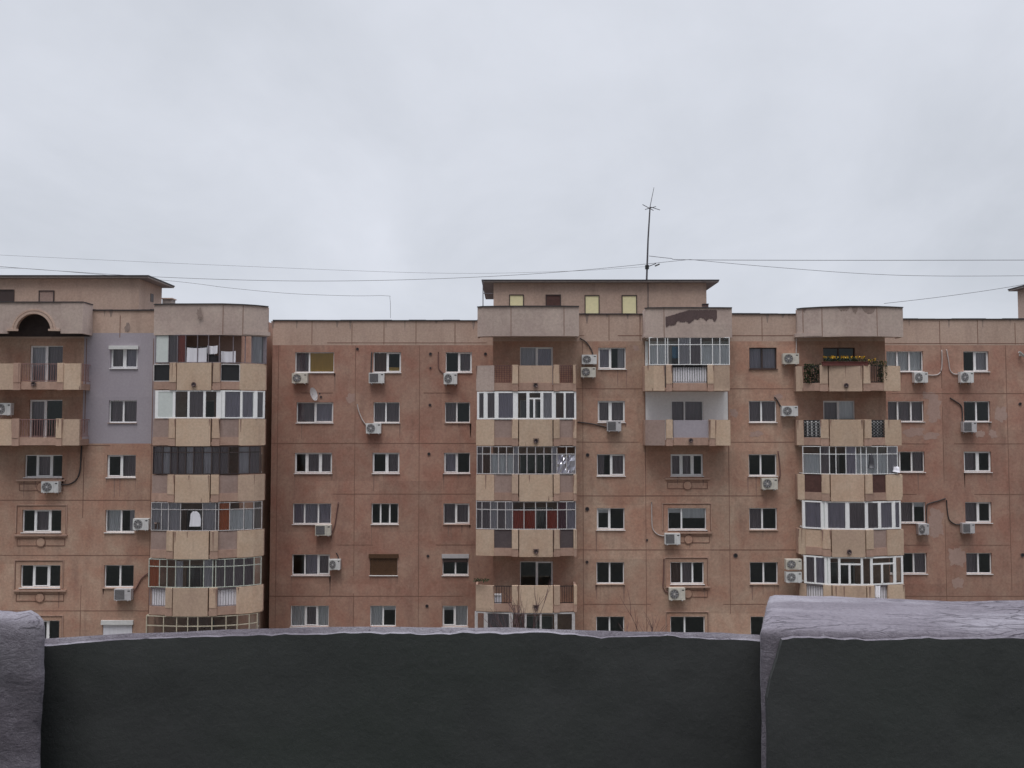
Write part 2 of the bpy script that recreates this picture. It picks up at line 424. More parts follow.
# ---- section A (left block): two window columns
for k, px in ((0, (110.5, 137.5)), (1, (108.7, 136.7)), (2, (106.8, 135.7)), (3, (105.2, 134.6)), (4, (104, 133.6)), (5, (102.8, 132.4))):
    window(A, *px, k, (.5 if k < 3 else .52,), ('dl', 'dd', '.d', 'pe', '..', '..')[k], thick=((0,1), (), (0,), (), (), ())[k],
           shutter={0: 'box', 5: 'down'}.get(k), sill='band' if k in (1, 4) else 'pvc')
for k, px in ((2, (24.5, 62.2)), (3, (22, 61.2)), (4, (20.3, 60.2)), (5, (19.5, 59.2))):
    window(A, *px, k, (.31, .70), ('.d.', '.d.', '...', '...')[k-2], thick=(1,))
window(A, 29.5, 62.5, 0, (.5,), 'gd', frame='pvc', sill=None, zb=zw(0,'A')-1.95, ztop=zw(0,'A')+.03, thick=(0,))
window(A, 28.7, 62.0, 1, (.48,), 'd.', frame='pvc', sill=None, zb=zw(1,'A')-1.95, ztop=zw(1,'A')+.03, thick=(0,))
for k in range(6): window(A, 186, 214, k, (.5,), 'd.', frame='oldwhite', sill=None, zb=zw(k,'A')-1.95)
# ---- section B
col1 = [((295, 334), (.36,), 'dY'), ((296.4, 333.2), (.5,), 'dl'), ((294.6, 332), (.32, .68), '.dd'), ((292.7, 331), (.30, .66), 'lll'), ((292, 329.8), (.33, .68), '.ld'), ((290.5, 328.7), (.38, .70), 'pdp')]
col2 = [((373.2, 401), (.5,), 'by'), ((373.4, 399.6), (.47,), 'dd'), ((372.4, 399.4), (.53,), '.d'), ((371.4, 398.4), (.33, .67), '...'), ((369.9, 397.5), (.5,), ''), ((370, 395.8), (.5,), 'pt')]
col3 = [((445.6, 471.8), (.5,), '.d'), ((444.9, 470), (.47,), 'd.'), ((444, 470), (.5,), 'l.'), ((443.4, 469.5), (.47,), 'dd'), ((442.4, 468.4), (.5,), '..'), ((442.4, 467.7), (.5,), 'tp')]
for k in range(6):
    window(B, *col1[k][0], k, col1[k][1], col1[k][2], thick=((), (1,), (0,1,2), (), (2,), (1,))[k])
    window(B, *col2[k][0], k, col2[k][1], col2[k][2], thick=((1,), (), (0,1), (), (), ())[k], shutter='wood' if k == 4 else None)
    window(B, *col3[k][0], k, col3[k][1], col3[k][2], thick=((1,), (), (0,), (1,), (), (0,))[k], shutter='half' if k == 4 else None, sill='band' if k in (1, 3) else 'pvc')
# ---- section C
col4 = [((598.3, 625.8), (.45,), 'le'), ((597.8, 625), (.46,), 'dd'), ((597, 625), (.5,), 'hd'), ((596.8, 624.6), (.47,), 't.'), ((596.5, 624.2), (.48,), '..'), ((596.2, 624.4), (.48,), '..')]
for k in range(6): window(C, *col4[k][0], k, col4[k][1], col4[k][2], thick=((0,), (0,1), (1,), (0,), (), ())[k], sill='band' if k in (4, 5) else 'pvc')
col5 = [((749.3, 776.8), (.48,), 'll'), ((749, 776.6), (.46,), 'dd'), ((748.8, 776.8), (.44,), '..'), ((749.3, 777.2), (.48,), 'd.'), ((749.9, 778), (.5,), '..'), ((750.6, 778.6), (.5,), '..')]
for k in range(6): window(C, *col5[k][0], k, col5[k][1], col5[k][2], frame='brown' if k == 0 else 'pvc', sill='brown' if k == 0 else 'pvc' if k < 3 else 'band')
col6 = {2: ((670.7, 703.2), (.33, .67), 'dd.'), 3: ((668, 706.4), (.36,), 'tH'), 4: ((670.4, 703.9), (.34, .67), 'bd.'), 5: ((670.4, 705), (.42,), '..')}
for k in col6: window(C, *col6[k][0], k, col6[k][1], col6[k][2], thick=(0,1,2) if k == 2 else ())
for k in range(6):
    window(C, 520, 553, k, (.5,), ('gl', 'd.', '..', '.d', '..', '..')[k], frame='pvc', sill=None, zb=zw(k)-1.95, ztop=zw(k)+.03, thick=(1,) if k in (0, 4) else ())
    window(C, 823.4, 855.4, k, (.5,), ('..', 'dH', 'd.', '..', '..', '..')[k], frame='brown' if k == 0 else 'pvc', sill=None, zb=zw(k)-1.95, thick=(0,) if k == 1 else ())
for k in range(2): window(C, 671.5, 703.5, k, (.42,), 'dd', frame='pvc', sill=None, zb=zw(k)-1.95)
# ---- section D
col7 = [((886.5, 923.3), (.31, .64), 'ppp'), ((888, 924), (.29, .66), 'ddd'), ((888.5, 924.8), (.33, .66), '..d'), ((889, 925.8), (.33, .68), '.dt'), ((890, 927), (.33, .66), '..d')]
col8 = [((963.5, 988.9), (.46,), '.g'), ((964, 990.3), (.5,), '..'), ((964, 991.4), (.52,), 'd.'), ((965.3, 991.8), (.5,), 'd.'), ((966.3, 992), (.5,), 'd.')]
for k in range(5):
    window(D, *col7[k][0], k, col7[k][1], col7[k][2])
    window(D, *col8[k][0], k, col8[k][1], col8[k][2], thick=((1,), (), (0,1), (1,), ())[k])

# ---- walls with their openings
def cut_wall(sec, extra, z0=0.0, depth=.28):
    z1 = ROOFS[sec.name]; mb = MB(); zband = EZ + 4.30
    xs = {sec.x0, sec.x1}; zz = {z0, z1, zband}
    for h in sec.holes: xs |= {h[0], h[1]}; zz |= {h[2], h[3]}
    for p in sec.paint: xs |= {p[0], p[1]}; zz |= {p[2], p[3]}
    xs = sorted(x for x in xs if sec.x0 <= x <= sec.x1); zz = sorted(z for z in zz if z0 <= z <= z1)
    Y = sec.Y
    for i in range(len(xs)-1):
        for j in range(len(zz)-1):
            xm, zm = .5*(xs[i]+xs[i+1]), .5*(zz[j]+zz[j+1])
            if any(h[0] < xm < h[1] and h[2] < zm < h[3] for h in sec.holes): continue
            mat = 'band' if zm > zband else sec.mat
            for p in sec.paint:
                if p[0] < xm < p[1] and p[2] < zm < p[3]: mat = p[4]
            mb.face([(xs[i], Y, zz[j]), (xs[i+1], Y, zz[j]), (xs[i+1], Y, zz[j+1]), (xs[i], Y, zz[j+1])], mat)
    for a, b, c, d in sec.holes:
        mt = sec.mat
        for p in sec.paint:
            if p[0] < .5*(a+b) < p[1] and p[2] < .5*(c+d) < p[3]: mt = p[4]
        mb.face([(a,Y,c),(b,Y,c),(b,Y+depth,c),(a,Y+depth,c)], mt); mb.face([(a,Y,d),(b,Y,d),(b,Y+depth,d),(a,Y+depth,d)], mt)
        mb.face([(a,Y,c),(a,Y,d),(a,Y+depth,d),(a,Y+depth,c)], mt); mb.face([(b,Y,c),(b,Y,d),(b,Y+depth,d),(b,Y+depth,c)], mt)
    # parapet thickness and flashing, side walls
    mb.face([(sec.x0, Y, z1), (sec.x1, Y, z1), (sec.x1, Y+.3, z1), (sec.x0, Y+.3, z1)], 'band')
    mb.face([(sec.x0, Y+.3, z1-.9), (sec.x1, Y+.3, z1-.9), (sec.x1, Y+.3, z1), (sec.x0, Y+.3, z1)], 'band')
    for x in (sec.x0, sec.x1): mb.face([(x, Y, z0), (x, Y+13, z0), (x, Y+13, z1), (x, Y, z1)], 'wall')
    mb.face([(sec.x0, Y+13, z0), (sec.x1, Y+13, z0), (sec.x1, Y+13, z1), (sec.x0, Y+13, z1)], 'wall')
    for a, b, c, d in sec.holes:                              # rain streaks below the sills and at the head corners
        if d - c > 1.5 or any(p[0] < .5*(a+b) < p[1] and p[2] < .5*(c+d) < p[3] for p in sec.paint): continue
        for q in range(random.choice((0, 1, 2, 2, 3, 5))):
            x = random.choice((a-.02, b+.02, random.uniform(a, b), random.uniform(a, b))) + random.uniform(-.04, .04)
            w_ = random.uniform(.012, .06); L = random.uniform(.15, 1.1); zt_ = c - .04
            mb.face([(x-w_, Y-.0025, zt_), (x+w_, Y-.0025, zt_), (x+w_*.3, Y-.0025, zt_-L), (x-w_*.3, Y-.0025, zt_-L)], 'streak')
    k0 = len(mb.v); mb.v += extra.v; mb.f += [tuple(k0+q for q in f) for f in extra.f]; mb.mi += [mb.m(extra.mats[q]) for q in extra.mi]
    x = sec.x0
    while x < sec.x1:                                         # run-off below the flashing
        w_ = random.uniform(.02, .10); L = random.uniform(.08, .5)
        mb.face([(x-w_, Y-.003, z1-.002), (x+w_, Y-.003, z1-.002), (x+w_*.2, Y-.003, z1-L), (x-w_*.3, Y-.003, z1-L)], 'faint'); x += random.uniform(.3, 2.4)
    part(mb, 'wall', sec.bld)
    fl = MB(); n = int((sec.x1-sec.x0)/.9)
    for i in range(n):
        a = sec.x0 + (sec.x1-sec.x0)*i/n; b = sec.x0 + (sec.x1-sec.x0)*(i+1)/n; dz = random.uniform(0, .03)
        fl.box(a, b, Y-.05, Y+.34, z1+.003, z1+.045+dz, 'flash')
    part(fl, 'roof_flashing', sec.bld)
    # rooms behind the windows: back wall, storey slabs, partitions
    rm = MB()
    rm.box(sec.x0+.3, sec.x1-.3, Y+3.2, Y+3.3, z0, z1-.95, 'room')
    for k in range(-1, 10):
        zz_ = EZ + 1.70 - STOREY[sec.name][0]*k
        rm.box(sec.x0+.02, sec.x1-.02, Y+.30, Y+3.19, zz_-.1, min(zz_+.1, z1-.95), 'room')
    x = sec.x0 + .35
    n = max(3, int((sec.x1-sec.x0)/3.2))
    for i in range(n+1):
        xx = sec.x0+.3 + (sec.x1-sec.x0-.6)*i/n
        if any(h[0]-.15 < xx < h[1]+.15 for h in sec.holes): continue
        rm.box(xx-.05, xx+.05, Y+.30, Y+3.19, z0, z1-1.3, 'room')
    part(rm, 'room_shell', sec.bld)
    rf = MB(); rf.box(sec.x0+.01, sec.x1-.01, Y+.31, Y+12.9, z1-.9, z1-.6, 'flash'); part(rf, 'roof', sec.bld)

# ---- panel joints (sealant lines)
def joints(sec, vert, top, ks=range(-1, 7)):
    mb = MB(); Y = sec.Y
    for k in ks:
        z = EZ + {'C': 1.83, 'B': 1.69}.get(sec.name, 1.66) - STOREY[sec.name][0]*k; x = sec.x0
        while x < sec.x1:
            L = random.uniform(1.2, 3.5); w = random.uniform(.012, .022)
            if random.random() < .74: mb.box(x, min(x+L, sec.x1), Y-.006, Y+.01, z-w, z+w, 'joint')
            x += L
    for px in vert:
        x = X(px, Y, 480); z = 0
        while z < EZ+4.2:
            L = random.uniform(.8, 2.2); w = random.uniform(.010, .020)
            if random.random() < .88 and not any(h[0]-.1 < x < h[1]+.1 and h[2] < z+L and h[3] > z for h in sec.holes):
                mb.box(x-w, x+w, Y-.007, Y+.01, z, min(z+L, EZ+4.3), 'joint')
            z += L
    for px in top:
        x = X(px, Y, 330); mb.box(x-.018, x+.018, Y-.007, Y+.01, EZ+4.34, ROOF-random.uniform(.0, .25), 'joint')
    return mb
cut_wall(A, joints(A, (83.5, 151), (120,), ks=range(1, 7)))
cut_wall(B, joints(B, (277, 354.5, 419), (312, 352, 384, 416, 455)))
cut_wall(C, joints(C, (583, 645.6, 729), (609, 640, 762)))
cut_wall(D, joints(D, (944, 1009), (939.6, 977.5, 1015)))

# ------------------------------------------------------------------ balconies
def interp(pl, px):
    if px <= pl[0][0]: return pl[0][1]
    for (a, ya), (b, yb) in zip(pl, pl[1:]):
        if px <= b: return ya + (yb-ya)*(px-a)/(b-a)
    return pl[-1][1]

class Bay:
    def __init__(s, sec, pl): s.sec, s.pl = sec, pl
    def pt(s, px, py=480):
        Y = interp(s.pl, px); p = P(px, py, Y); return (p.x, p.y)
    def run(s, a, b):
        """plan points from px a to px b, bending where the outline bends"""
        xs = [a] + [q for q, _ in s.pl if a+.8 < q < b-.8] + [b]
        return [s.pt(q) for q in xs]

def slabs(mb, pts, o0, o1, z0, z1, mat):
    for a, b in zip(pts, pts[1:]): mb.slab(a, b, o0, o1, z0, z1, mat)

def floor_slab(mb, bay, z0, z1, mat='lip', inset=.03):
    px = [q for q, _ in bay.pl]; pts = [bay.pt(q) for q in px]
    pts = [(x, y+inset) for x, y in pts]; pts[0] = (pts[0][0]+.02, pts[0][1]); pts[-1] = (pts[-1][0]-.02, pts[-1][1]); Yw = bay.sec.Y
    poly = pts + [(pts[-1][0], Yw-.004), (pts[0][0], Yw-.004)]
    for z in (z0, z1): mb.face([(x, y, z) for x, y in poly], mat)
    n = len(poly)
    for i in range(n):
        a, b = poly[i], poly[(i+1) % n]; mb.face([(*a, z0), (*b, z0), (*b, z1), (*a, z1)], mat)

def balcony(bay, k, segs, spout=None, ends=True, lipmat='lip', label=None, jag=True):
    """segs: (px0, px1, kind, material). kinds: panel, pillar, recess:<infill>"""
    z0, z1 = zs(k, bay.sec.name), zf(k, bay.sec.name); mb = MB(); Yw = bay.sec.Y
    floor_slab(mb, bay, z0+.03, z0+.17)
    extra = []
    for a, b, kind, mat in segs:
        pts = bay.run(a, b)
        if mat == 'panel': mat = random.choice(('panel', 'panel', 'panel_b', 'panel_c'))
        if kind == 'centre': pts = [pts[0], pts[-1]]
        if kind == 'panel': slabs(mb, pts, -.10, .0, z0, z1 - random.uniform(0, .02), mat)
        elif kind == 'centre': slabs(mb, pts, -.10, .035, z0-.03, z1 + .01, mat)
        elif kind == 'pillar':
            slabs(mb, pts, -.12, .05, z0+.36, z1+.015, mat); slabs(mb, pts, -.12, .035, z0-.02, z0+.358, 'lip')
        elif kind == 'gap': slabs(mb, pts, -.12, -.07, z0, z1-.02, 'stain')
        elif kind.startswith('recess'):
            inf = kind.split(':')[1]
            slabs(mb, pts, -.11, -.015, z0+.01, z0+.40, lipmat)
            extra.append((pts, inf, mat))
    for a, b, kind, mat in segs:
        if kind not in ('panel', 'centre', 'pillar'): continue
        pts = bay.run(a, b); off = {'panel': .002, 'centre': .037, 'pillar': .052}[kind]
        for q in range(random.choice((0, 0, 1, 2, 3))):
            pts = [pts[0], pts[-1]] if kind == 'centre' else pts; i_ = random.randrange(len(pts)-1); t_ = random.choice((.03, .97, random.random())); A_, B_ = Vector(pts[i_]), Vector(pts[i_+1]); d_ = (B_-A_).normalized(); n_ = Vector((d_.y, -d_.x)); c_ = A_+(B_-A_)*t_
            if random.random() < .6: za1, za2 = z1-.02, z1-.02-random.uniform(.15, .8)
            else: za1, za2 = z0+.012, z0+random.uniform(.08, .25)
            if kind == 'pillar': za2 = max(za2, z0+.37); za1 = z1-.02
            w_ = random.uniform(.012, .045); f_ = lambda o_, z_: (c_.x+d_.x*o_+n_.x*off, c_.y+d_.y*o_+n_.y*off, z_)
            mb.face([f_(-w_, za1), f_(w_, za1), f_(w_*.25, za2), f_(-w_*.25, za2)], 'streak')
    if ends == 'open':                                 # low kerb and a bar railing close the ends
        for px, sgn in ((bay.pl[0][0], 1), (bay.pl[-1][0], -1)):
            x, y = bay.pt(px); xx = x + .10*sgn
            mb.box(min(x, xx), max(x, xx), y+.11, Yw-.004, z0, z0+.3, 'lip')
            extra.append(([(x+.05*sgn, Yw-.02), (x+.05*sgn, y+.14)] if sgn < 0 else [(x+.05*sgn, y+.14), (x+.05*sgn, Yw-.02)], 'bars', 'pinkrail'))
    elif ends:
        for px, sgn in ((bay.pl[0][0], 1), (bay.pl[-1][0], -1)):
            x, y = bay.pt(px); xx = x + .10*sgn
            mb.box(min(x, xx), max(x, xx), y+.11, Yw-.004, z0, z1-.01, 'lip' )
    o = part(mb, 'balcony', bay.sec.bld)
    if label: o['label'] = label
    za = z0 + .402
    for pts, inf, mat in extra:
        e = MB()
        if inf == 'board':
            slabs(e, pts, -.085, -.05, za, z1-.02, mat); sub(e, 'infill_board', o)
        elif inf == 'window':
            slabs(e, pts, -.085, -.06, za+.04, z1-.08, 'black')
            slabs(e, pts, -.085, -.02, za, za+.04, 'oldwhite'); slabs(e, pts, -.085, -.02, z1-.08, z1-.03, 'oldwhite')
            for q, s_ in ((pts[0], 1), (pts[-1], -1)):
                e.box(q[0]-.02, q[0]+.02, q[1]-.0, q[1]+.06, za+.04, z1-.08, 'oldwhite')
            sub(e, 'hatch', o)
        elif inf in ('bars', 'mesh', 'barsboard'):
            a, b = Vector(pts[0]), Vector(pts[-1]); L = (b-a).length; n = max(4, int(L/.115))
            sgn = 0
            slabs(e, pts, -.07, -.035, z1-.05, z1-.015, mat); slabs(e, pts, -.065, -.04, za+.03, za+.06, mat)
            for i in range(n+1):
                q = a + (b-a)*i/n; e.box(q.x-.011, q.x+.011, q.y+.042, q.y+.062, za+.06, z1-.05, mat)
            if inf == 'mesh':
                z = za+.12
                while z < z1-.1: slabs(e, pts, -.062, -.05, z, z+.012, mat); z += .10
            sub(e, 'railing', o)
            if inf == 'barsboard':
                e = MB(); slabs(e, pts, -.16, -.14, za, z1-.1, 'c_pale'); sub(e, 'infill_board', o)
        elif inf == 'lattice':
            slabs(e, pts, -.08, -.03, z1-.06, z1-.01, mat); slabs(e, pts, -.08, -.03, za+.02, za+.07, mat)
            a, b = Vector(pts[0]), Vector(pts[-1]); L = (b-a).length; n = max(3, int(L/.17)); m_ = 5
            for i in range(n):
                for j in range(m_):
                    q = a + (b-a)*(i+.5)/n; zz = za+.07+(z1-.06-za-.07)*(j+.5)/m_
                    e.disc((q.x, zz), .085, q.y+.035, q.y+.06, mat, 10, .05)
                    e.box(q.x-.012, q.x+.012, q.y+.03, q.y+.055, zz-.085, zz+.085, mat)
            sub(e, 'railing', o)
            e = MB(); slabs(e, pts, -.17, -.15, za, z1-.06, 'pvc'); sub(e, 'infill_board', o)
    if spout:
        e = MB(); x, y = bay.pt(spout); zc = z0+random.uniform(.22, .30); x += random.uniform(-.03, .03)
        e.disc((x, zc), .12, y-.07, y-.036, 'stain', 12, .07); e.disc((x, zc), .072, y-.05, y-.038, 'black', 12)
        if random.random() < .5: e.box(x-.15, x+.15, y-.085, y-.036, zc+.10, zc+.125, 'stain')
        if random.random() < .6: e.tube([(x, y, zc-.02), (x+random.uniform(-.05, .05), y-.14, zc-.06), (x+random.uniform(-.08, .08), y-.2, zc-.1)], .028, 'stain', 6); sub(e, 'drain_spout', o)
    return o

def glazing(bay, k, o, mull, fills, frame='pvc', fw=.05, transom=None, back=.085, sidepost=True, doors=()):
    """mull: px of the uprights (wide ones as (px, width_px)); fills: code per pane"""
    z0 = zf(k, bay.sec.name) + .02; z1 = zs(k-1, bay.sec.name) - .035
    ms = [(m_ if isinstance(m_, tuple) else (m_, None)) for m_ in mull]
    fr, gl, cu = MB(), MB(), MB()
    pts = [bay.pt(m_[0]) for m_ in ms]
    for (m_, w), p in zip(ms, pts):
        hw = (w*.5*p[1]/F) if w else fw*.5
        fr.box(p[0]-hw, p[0]+hw, p[1]+.015, p[1]+.085, z0, z1, frame)
    mats = {'g': 'c_grey', 'l': 'c_lil', 'p': 'c_pale', 'd': 'c_dark', 'b': 'c_brown', 'r': 'c_red', 'o': 'c_orange', 'm': 'c_mag', 'w': 'laundry'}
    for i in range(len(pts)-1):
        a, b = pts[i], pts[i+1]
        slabs(fr, [a, b], -.075, -.02, z0+.001, z0+.001+fw, frame); slabs(fr, [a, b], -.075, -.02, z1-fw, z1-.001, frame)
        zt = z1 - (z1-z0)*transom if transom else None
        if zt: slabs(fr, [a, b], -.072, -.025, zt-fw*.5, zt+fw*.5, frame)
        c = fills[i] if i < len(fills) else '.'
        if c == 'W':
            slabs(fr, [a, b], -.065, -.035, z0+fw, z1-fw, 'ltpanel'); continue
        if c == 'F':
            n = 6; zt_ = zt or z1
            d = Vector((b[0]-a[0], b[1]-a[1]))
            grid = [[(a[0]+d.x*u/n, a[1]+d.y*u/n+.05+random.uniform(-.07, .07), z0+.05+(zt_-z0-.08)*v/n) for u in range(n+1)] for v in range(n+1)]
            for v in range(n):
                for u in range(n):
                    q = (grid[v][u], grid[v][u+1], grid[v+1][u+1], grid[v+1][u])
                    cu.face((q[0], q[1], q[2]), 'foil'); cu.face((q[0], q[2], q[3]), 'foil')
            continue
        if c != 'x':
            gl.face([(a[0], a[1]+.05, z0+fw), (b[0], b[1]+.05, z0+fw), (b[0], b[1]+.05, z1-fw), (a[0], a[1]+.05, z1-fw)], 'glass')
        if c == 'D':                                     # sash with a double frame and lintel light
            zt2 = z1 - .36
            slabs(fr, [a, b], -.07, -.02, zt2-.04, zt2+.04, frame)
            A_, B_ = Vector(a), Vector(b); mid = A_ + (B_-A_)*.45
            fr.box(mid.x-.05, mid.x+.05, mid.y+.01, mid.y+.07, z0+fw, zt2-.04, frame)
        if c in mats:
            cu.wavy(a, b, back, z0+.02, (zt if (zt and c in 'pr') else z1)-.03, mats[c], waves=max(2, 7*abs(b[0]-a[0])))
        elif c == 'H': cu.wavy(a, b, back, z0+(z1-z0)*.4, z1-.03, 'c_pale', waves=3)
        elif c == 'B': cu.wavy(a, ((a[0]+b[0])/2, (a[1]+b[1])/2), back, z0, z1-.1, 'c_grey', waves=3)
    # closed ends back to the wall
    Yw = bay.sec.Y
    for p, sg in ((pts[0], 1), (pts[-1], -1)):
        if Yw - p[1] > .3:
            for z in (z0+.001, z1-fw): fr.box(p[0]-.03, p[0]+.03, p[1]+.09, Yw-.004, z, z+fw-.001, frame)
            gl.face([(p[0], p[1]+.09, z0+fw), (p[0], Yw, z0+fw), (p[0], Yw, z1-fw), (p[0], p[1]+.09, z1-fw)], 'glass')
    sub(fr, 'glazing_frame', o); sub(gl, 'pane', o); sub(cu, 'curtain', o)

def top_parapet(bay, zb, zt, mats, skip=()):
    mb = MB(); px = [q for q, _ in bay.pl]
    for i, (a, b) in enumerate(zip(px, px[1:])):
        slabs(mb, [bay.pt(a, 320), bay.pt(b, 320)], -.12, 0, zb, zt, mats[min(i, len(mats)-1)])
    for p, sg in ((px[0], 1), (px[-1], -1)):
        x, y = bay.pt(p, 320); xx = x+.12*sg
        mb.box(min(x, xx), max(x, xx), y+.13, bay.sec.Y-.004, zb, zt, mats[0])
    floor_slab(mb, bay, zb+.05, zb+.25, 'toppan')
    o = part(mb, 'roof_parapet', bay.sec.bld)
    fl = MB()
    for a, b in zip(px, px[1:]):
        slabs(fl, [bay.pt(a, 320), bay.pt(b, 320)], -.16, .05, zt+.003, zt+.05, 'flash')
    sub(fl, 'flashing', o)
    jn = MB()
    for q in px[1:-1]:
        if q in skip: continue
        x, y = bay.pt(q, 320); jn.box(x-.014, x+.014, y-.010, y+.02, zb+.02, zt-.02, 'joint')
    sub(jn, 'panel_joint', o)
    return o

ZT0, ZT1 = EZ + 4.36, EZ + 5.86
# --- A2: glazed curved stack on the left block
A2 = Bay(A, [(151.5, 42.15), (168, 42.0), (174, 41.95), (192, 41.91), (211, 41.95), (222, 42.0), (240, 42.25), (254, 42.55), (264.5, 42.95)])
top = Bay(A, [(154, 42.15), (168, 42.0), (223, 41.95), (243, 42.2), (256, 42.5), (268, 42.95)])
pa2 = top_parapet(top, ZT0, ZT1, ['toppan'], skip=(168, 256))
def a2(k, lo, ro): return balcony(A2, k, [(151.5, 168, 'recess:' + lo[0], lo[1]), (168, 174.5, 'pillar', 'panel'), (175.3, 209.8, 'centre', 'panel'), (211.2, 219, 'pillar', 'panel'), (219, 238, 'recess:' + ro[0], ro[1]), (238, 264.5, 'panel', 'panel')], spout=192)
b = a2(0, ('window', 'oldwhite'), ('window', 'oldwhite')); glazing(A2, 0, b, [153, 166, 175, 183, 195, 206, 217, 231, 243, 250, (262, 5)], 'WdrxxxxxxgW', 'greyrail', .028)
b = a2(1, ('board', 'greybrd'), ('board', 'greybrd')); glazing(A2, 1, b, [(155, 3), (172.5, 2.5), (187, 2), (203, 2.4), (217.5, 5), (222, 3), (240, 2.2), (253.5, 5), (262.5, 2)], 'W.d.WlldW', 'pvc', .06)
b = a2(2, ('board', 'greybrd'), ('board', 'greybrd')); glazing(A2, 2, b, [152.5, 162, 170, 177, 185, 193, 202, 211, 219, 228, 238, 249, 260], 'dgddgdgdd.gd', 'brown', .04, .22)
b = a2(3, ('board', 'greybrd'), ('board', 'greybrd')); glazing(A2, 3, b, [152, 162, 169, 181, 203, 216, 219, 230, 244, 254, 262], 'ggg.gdoppd', 'oldwhite', .028, .25)
b = a2(4, ('barsboard', 'greyrail'), ('barsboard', 'greyrail')); glazing(A2, 4, b, [150.5, 161, 168.5, 177, 191, 205, 214, 217, 226, 235, 245, 255, 262], 'o..B.g.dddd.', 'greenish', .034, .27)
b = a2(5, ('board', 'greybrd'), ('board', 'greybrd')); glazing(A2, 5, b, [149, 166, 179, 190, 200, 214, 228, 239, 251, 259], '...bb....', 'cream', .045, .35)

# --- A1: arched balcony, two open balconies
A1 = Bay(A, [(-22, 43.0), (-18, 42.1), (9, 42.1), (18, 42.1), (61, 42.1), (83, 42.1)])
A1b = Bay(A, [(-17, 42.95), (-12, 42.1), (11, 42.1), (18, 42.1), (61, 42.1), (78, 42.1)])
mb = MB(); xl, yl = A1.pt(-18, 320); xr, _ = A1.pt(83, 320); xa, _ = A1.pt(8, 320); xb, _ = A1.pt(61, 320)
za_, zb_ = Z(333.5, 42.1), Z(302.5, 42.1); cx, _ = A1.pt(34, 320); ra = 17.2*42.1/F; zc = Z(331, 42.1)
mb.box(xl, xa, yl, yl+.12, za_, zb_, 'toppan'); mb.box(xb, xr, yl-.02, yl+.12, za_, zb_, 'toppan')
N = 24
for y_ in (yl, yl+.12):
    for i in range(N):
        t0, t1 = math.pi*(1-i/N), math.pi*(1-(i+1)/N)
        p0, p1 = (cx+ra*math.cos(t0), zc+ra*math.sin(t0)), (cx+ra*math.cos(t1), zc+ra*math.sin(t1))
        mb.face([(p0[0], y_, p0[1]), (p1[0], y_, p1[1]), (p1[0], y_, zb_), (p0[0], y_, zb_)], 'toppan')
        if y_ == yl: mb.face([(p0[0], yl, p0[1]), (p1[0], yl, p1[1]), (p1[0], yl+.12, p1[1]), (p0[0], yl+.12, p0[1])], 'lip')
    mb.face([(xa, y_, zc), (cx-ra, y_, zc), (cx-ra, y_, zb_), (xa, y_, zb_)], 'toppan')
    mb.face([(cx+ra, y_, zc), (xb, y_, zc), (xb, y_, zb_), (cx+ra, y_, zb_)], 'toppan')
mb.box(xl, xl+.12, yl+.125, YA-.004, za_, zb_, 'toppan'); mb.box(xr-.12, xr, yl+.125, YA-.004, za_, zb_, 'toppan')
mb.box(xl+.13, xr-.13, yl+.13, YA-.01, zb_-.22, zb_-.06, 'toppan')
mb.box(xl+.14, xr-.14, YA-.03, YA-.006, za_-.05, zb_-.24, 'arch_shade')  # dark sheet over the wall, painting the shade inside the arch
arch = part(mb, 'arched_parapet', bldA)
ar = MB()
for r0, r1, pr in ((ra+.01, ra+.13, .06), (ra+.16, ra+.24, .04)):
    for i in range(N):
        t0, t1 = math.pi*(1-i/N), math.pi*(1-(i+1)/N)
        q = lambda r, t, y_: (cx+r*math.cos(t), y_, zc+r*math.sin(t))
        ar.face([q(r0,t0,yl-pr), q(r0,t1,yl-pr), q(r1,t1,yl-pr), q(r1,t0,yl-pr)], 'band')
        ar.face([q(r1,t0,yl-pr), q(r1,t1,yl-pr), q(r1,t1,yl), q(r1,t0,yl)], 'band'); ar.face([q(r0,t0,yl-pr), q(r0,t1,yl-pr), q(r0,t1,yl), q(r0,t0,yl)], 'band')
for s_ in (-1, 1): ar.box(cx+s_*(ra+.18)-.28, cx+s_*(ra+.18)+.28, yl-.07, yl-.003, zc, zc+.1, 'band')
sub(ar, 'arch_moulding', arch)
fl = MB(); fl.box(xl-.03, xr+.03, yl-.05, yl+.16, zb_+.003, zb_+.045, 'flash'); fl.box(xr-.15, xr+.03, yl+.165, YA-.06, zb_+.003, zb_+.045, 'flash'); sub(fl, 'flashing', arch)
for k in range(2):
    balcony(A1b, k, [(-12, 11, 'panel', 'panel'), (11, 18, 'pillar', 'lip'), (18, 55, 'recess:bars', 'pinkrail'), (55, 61, 'pillar', 'panel'), (61, 78, 'panel', 'panel')], spout=31 if k == 0 else None, ends='open')

# --- C1
C1 = Bay(C, [(476, 43.75), (494, 43.5), (512, 43.45), (518.5, 43.42), (536, 43.40), (553, 43.42), (559.5, 43.45), (576, 43.55)])
top_parapet(Bay(C, [(477.5, 43.75), (483, 43.55), (495.6, 43.48), (511, 43.42), (564, 43.42), (579, 43.5)]), ZT0+.09, ZT1+.09, ['toppan'], skip=(483, 495.6))
def c1(k, lo, ro, ce='panel', lm='panel'):
    return balcony(C1, k, [(476, 494, 'panel', lm), (494, 512, 'recess:' + lo[0], lo[1]), (512, 518.2, 'pillar', 'panel'), (519.2, 552.6, 'recess:board' if k == 0 else 'centre', ce),
                           (553.6, 559.6, 'pillar', 'panel'), (559.6, 573.4, 'recess:' + ro[0], ro[1]), (573.4, 576.4, 'pillar', 'panel')], spout=536)
c1(0, ('mesh', 'rail'), ('mesh', 'rail'), lm='toppan')
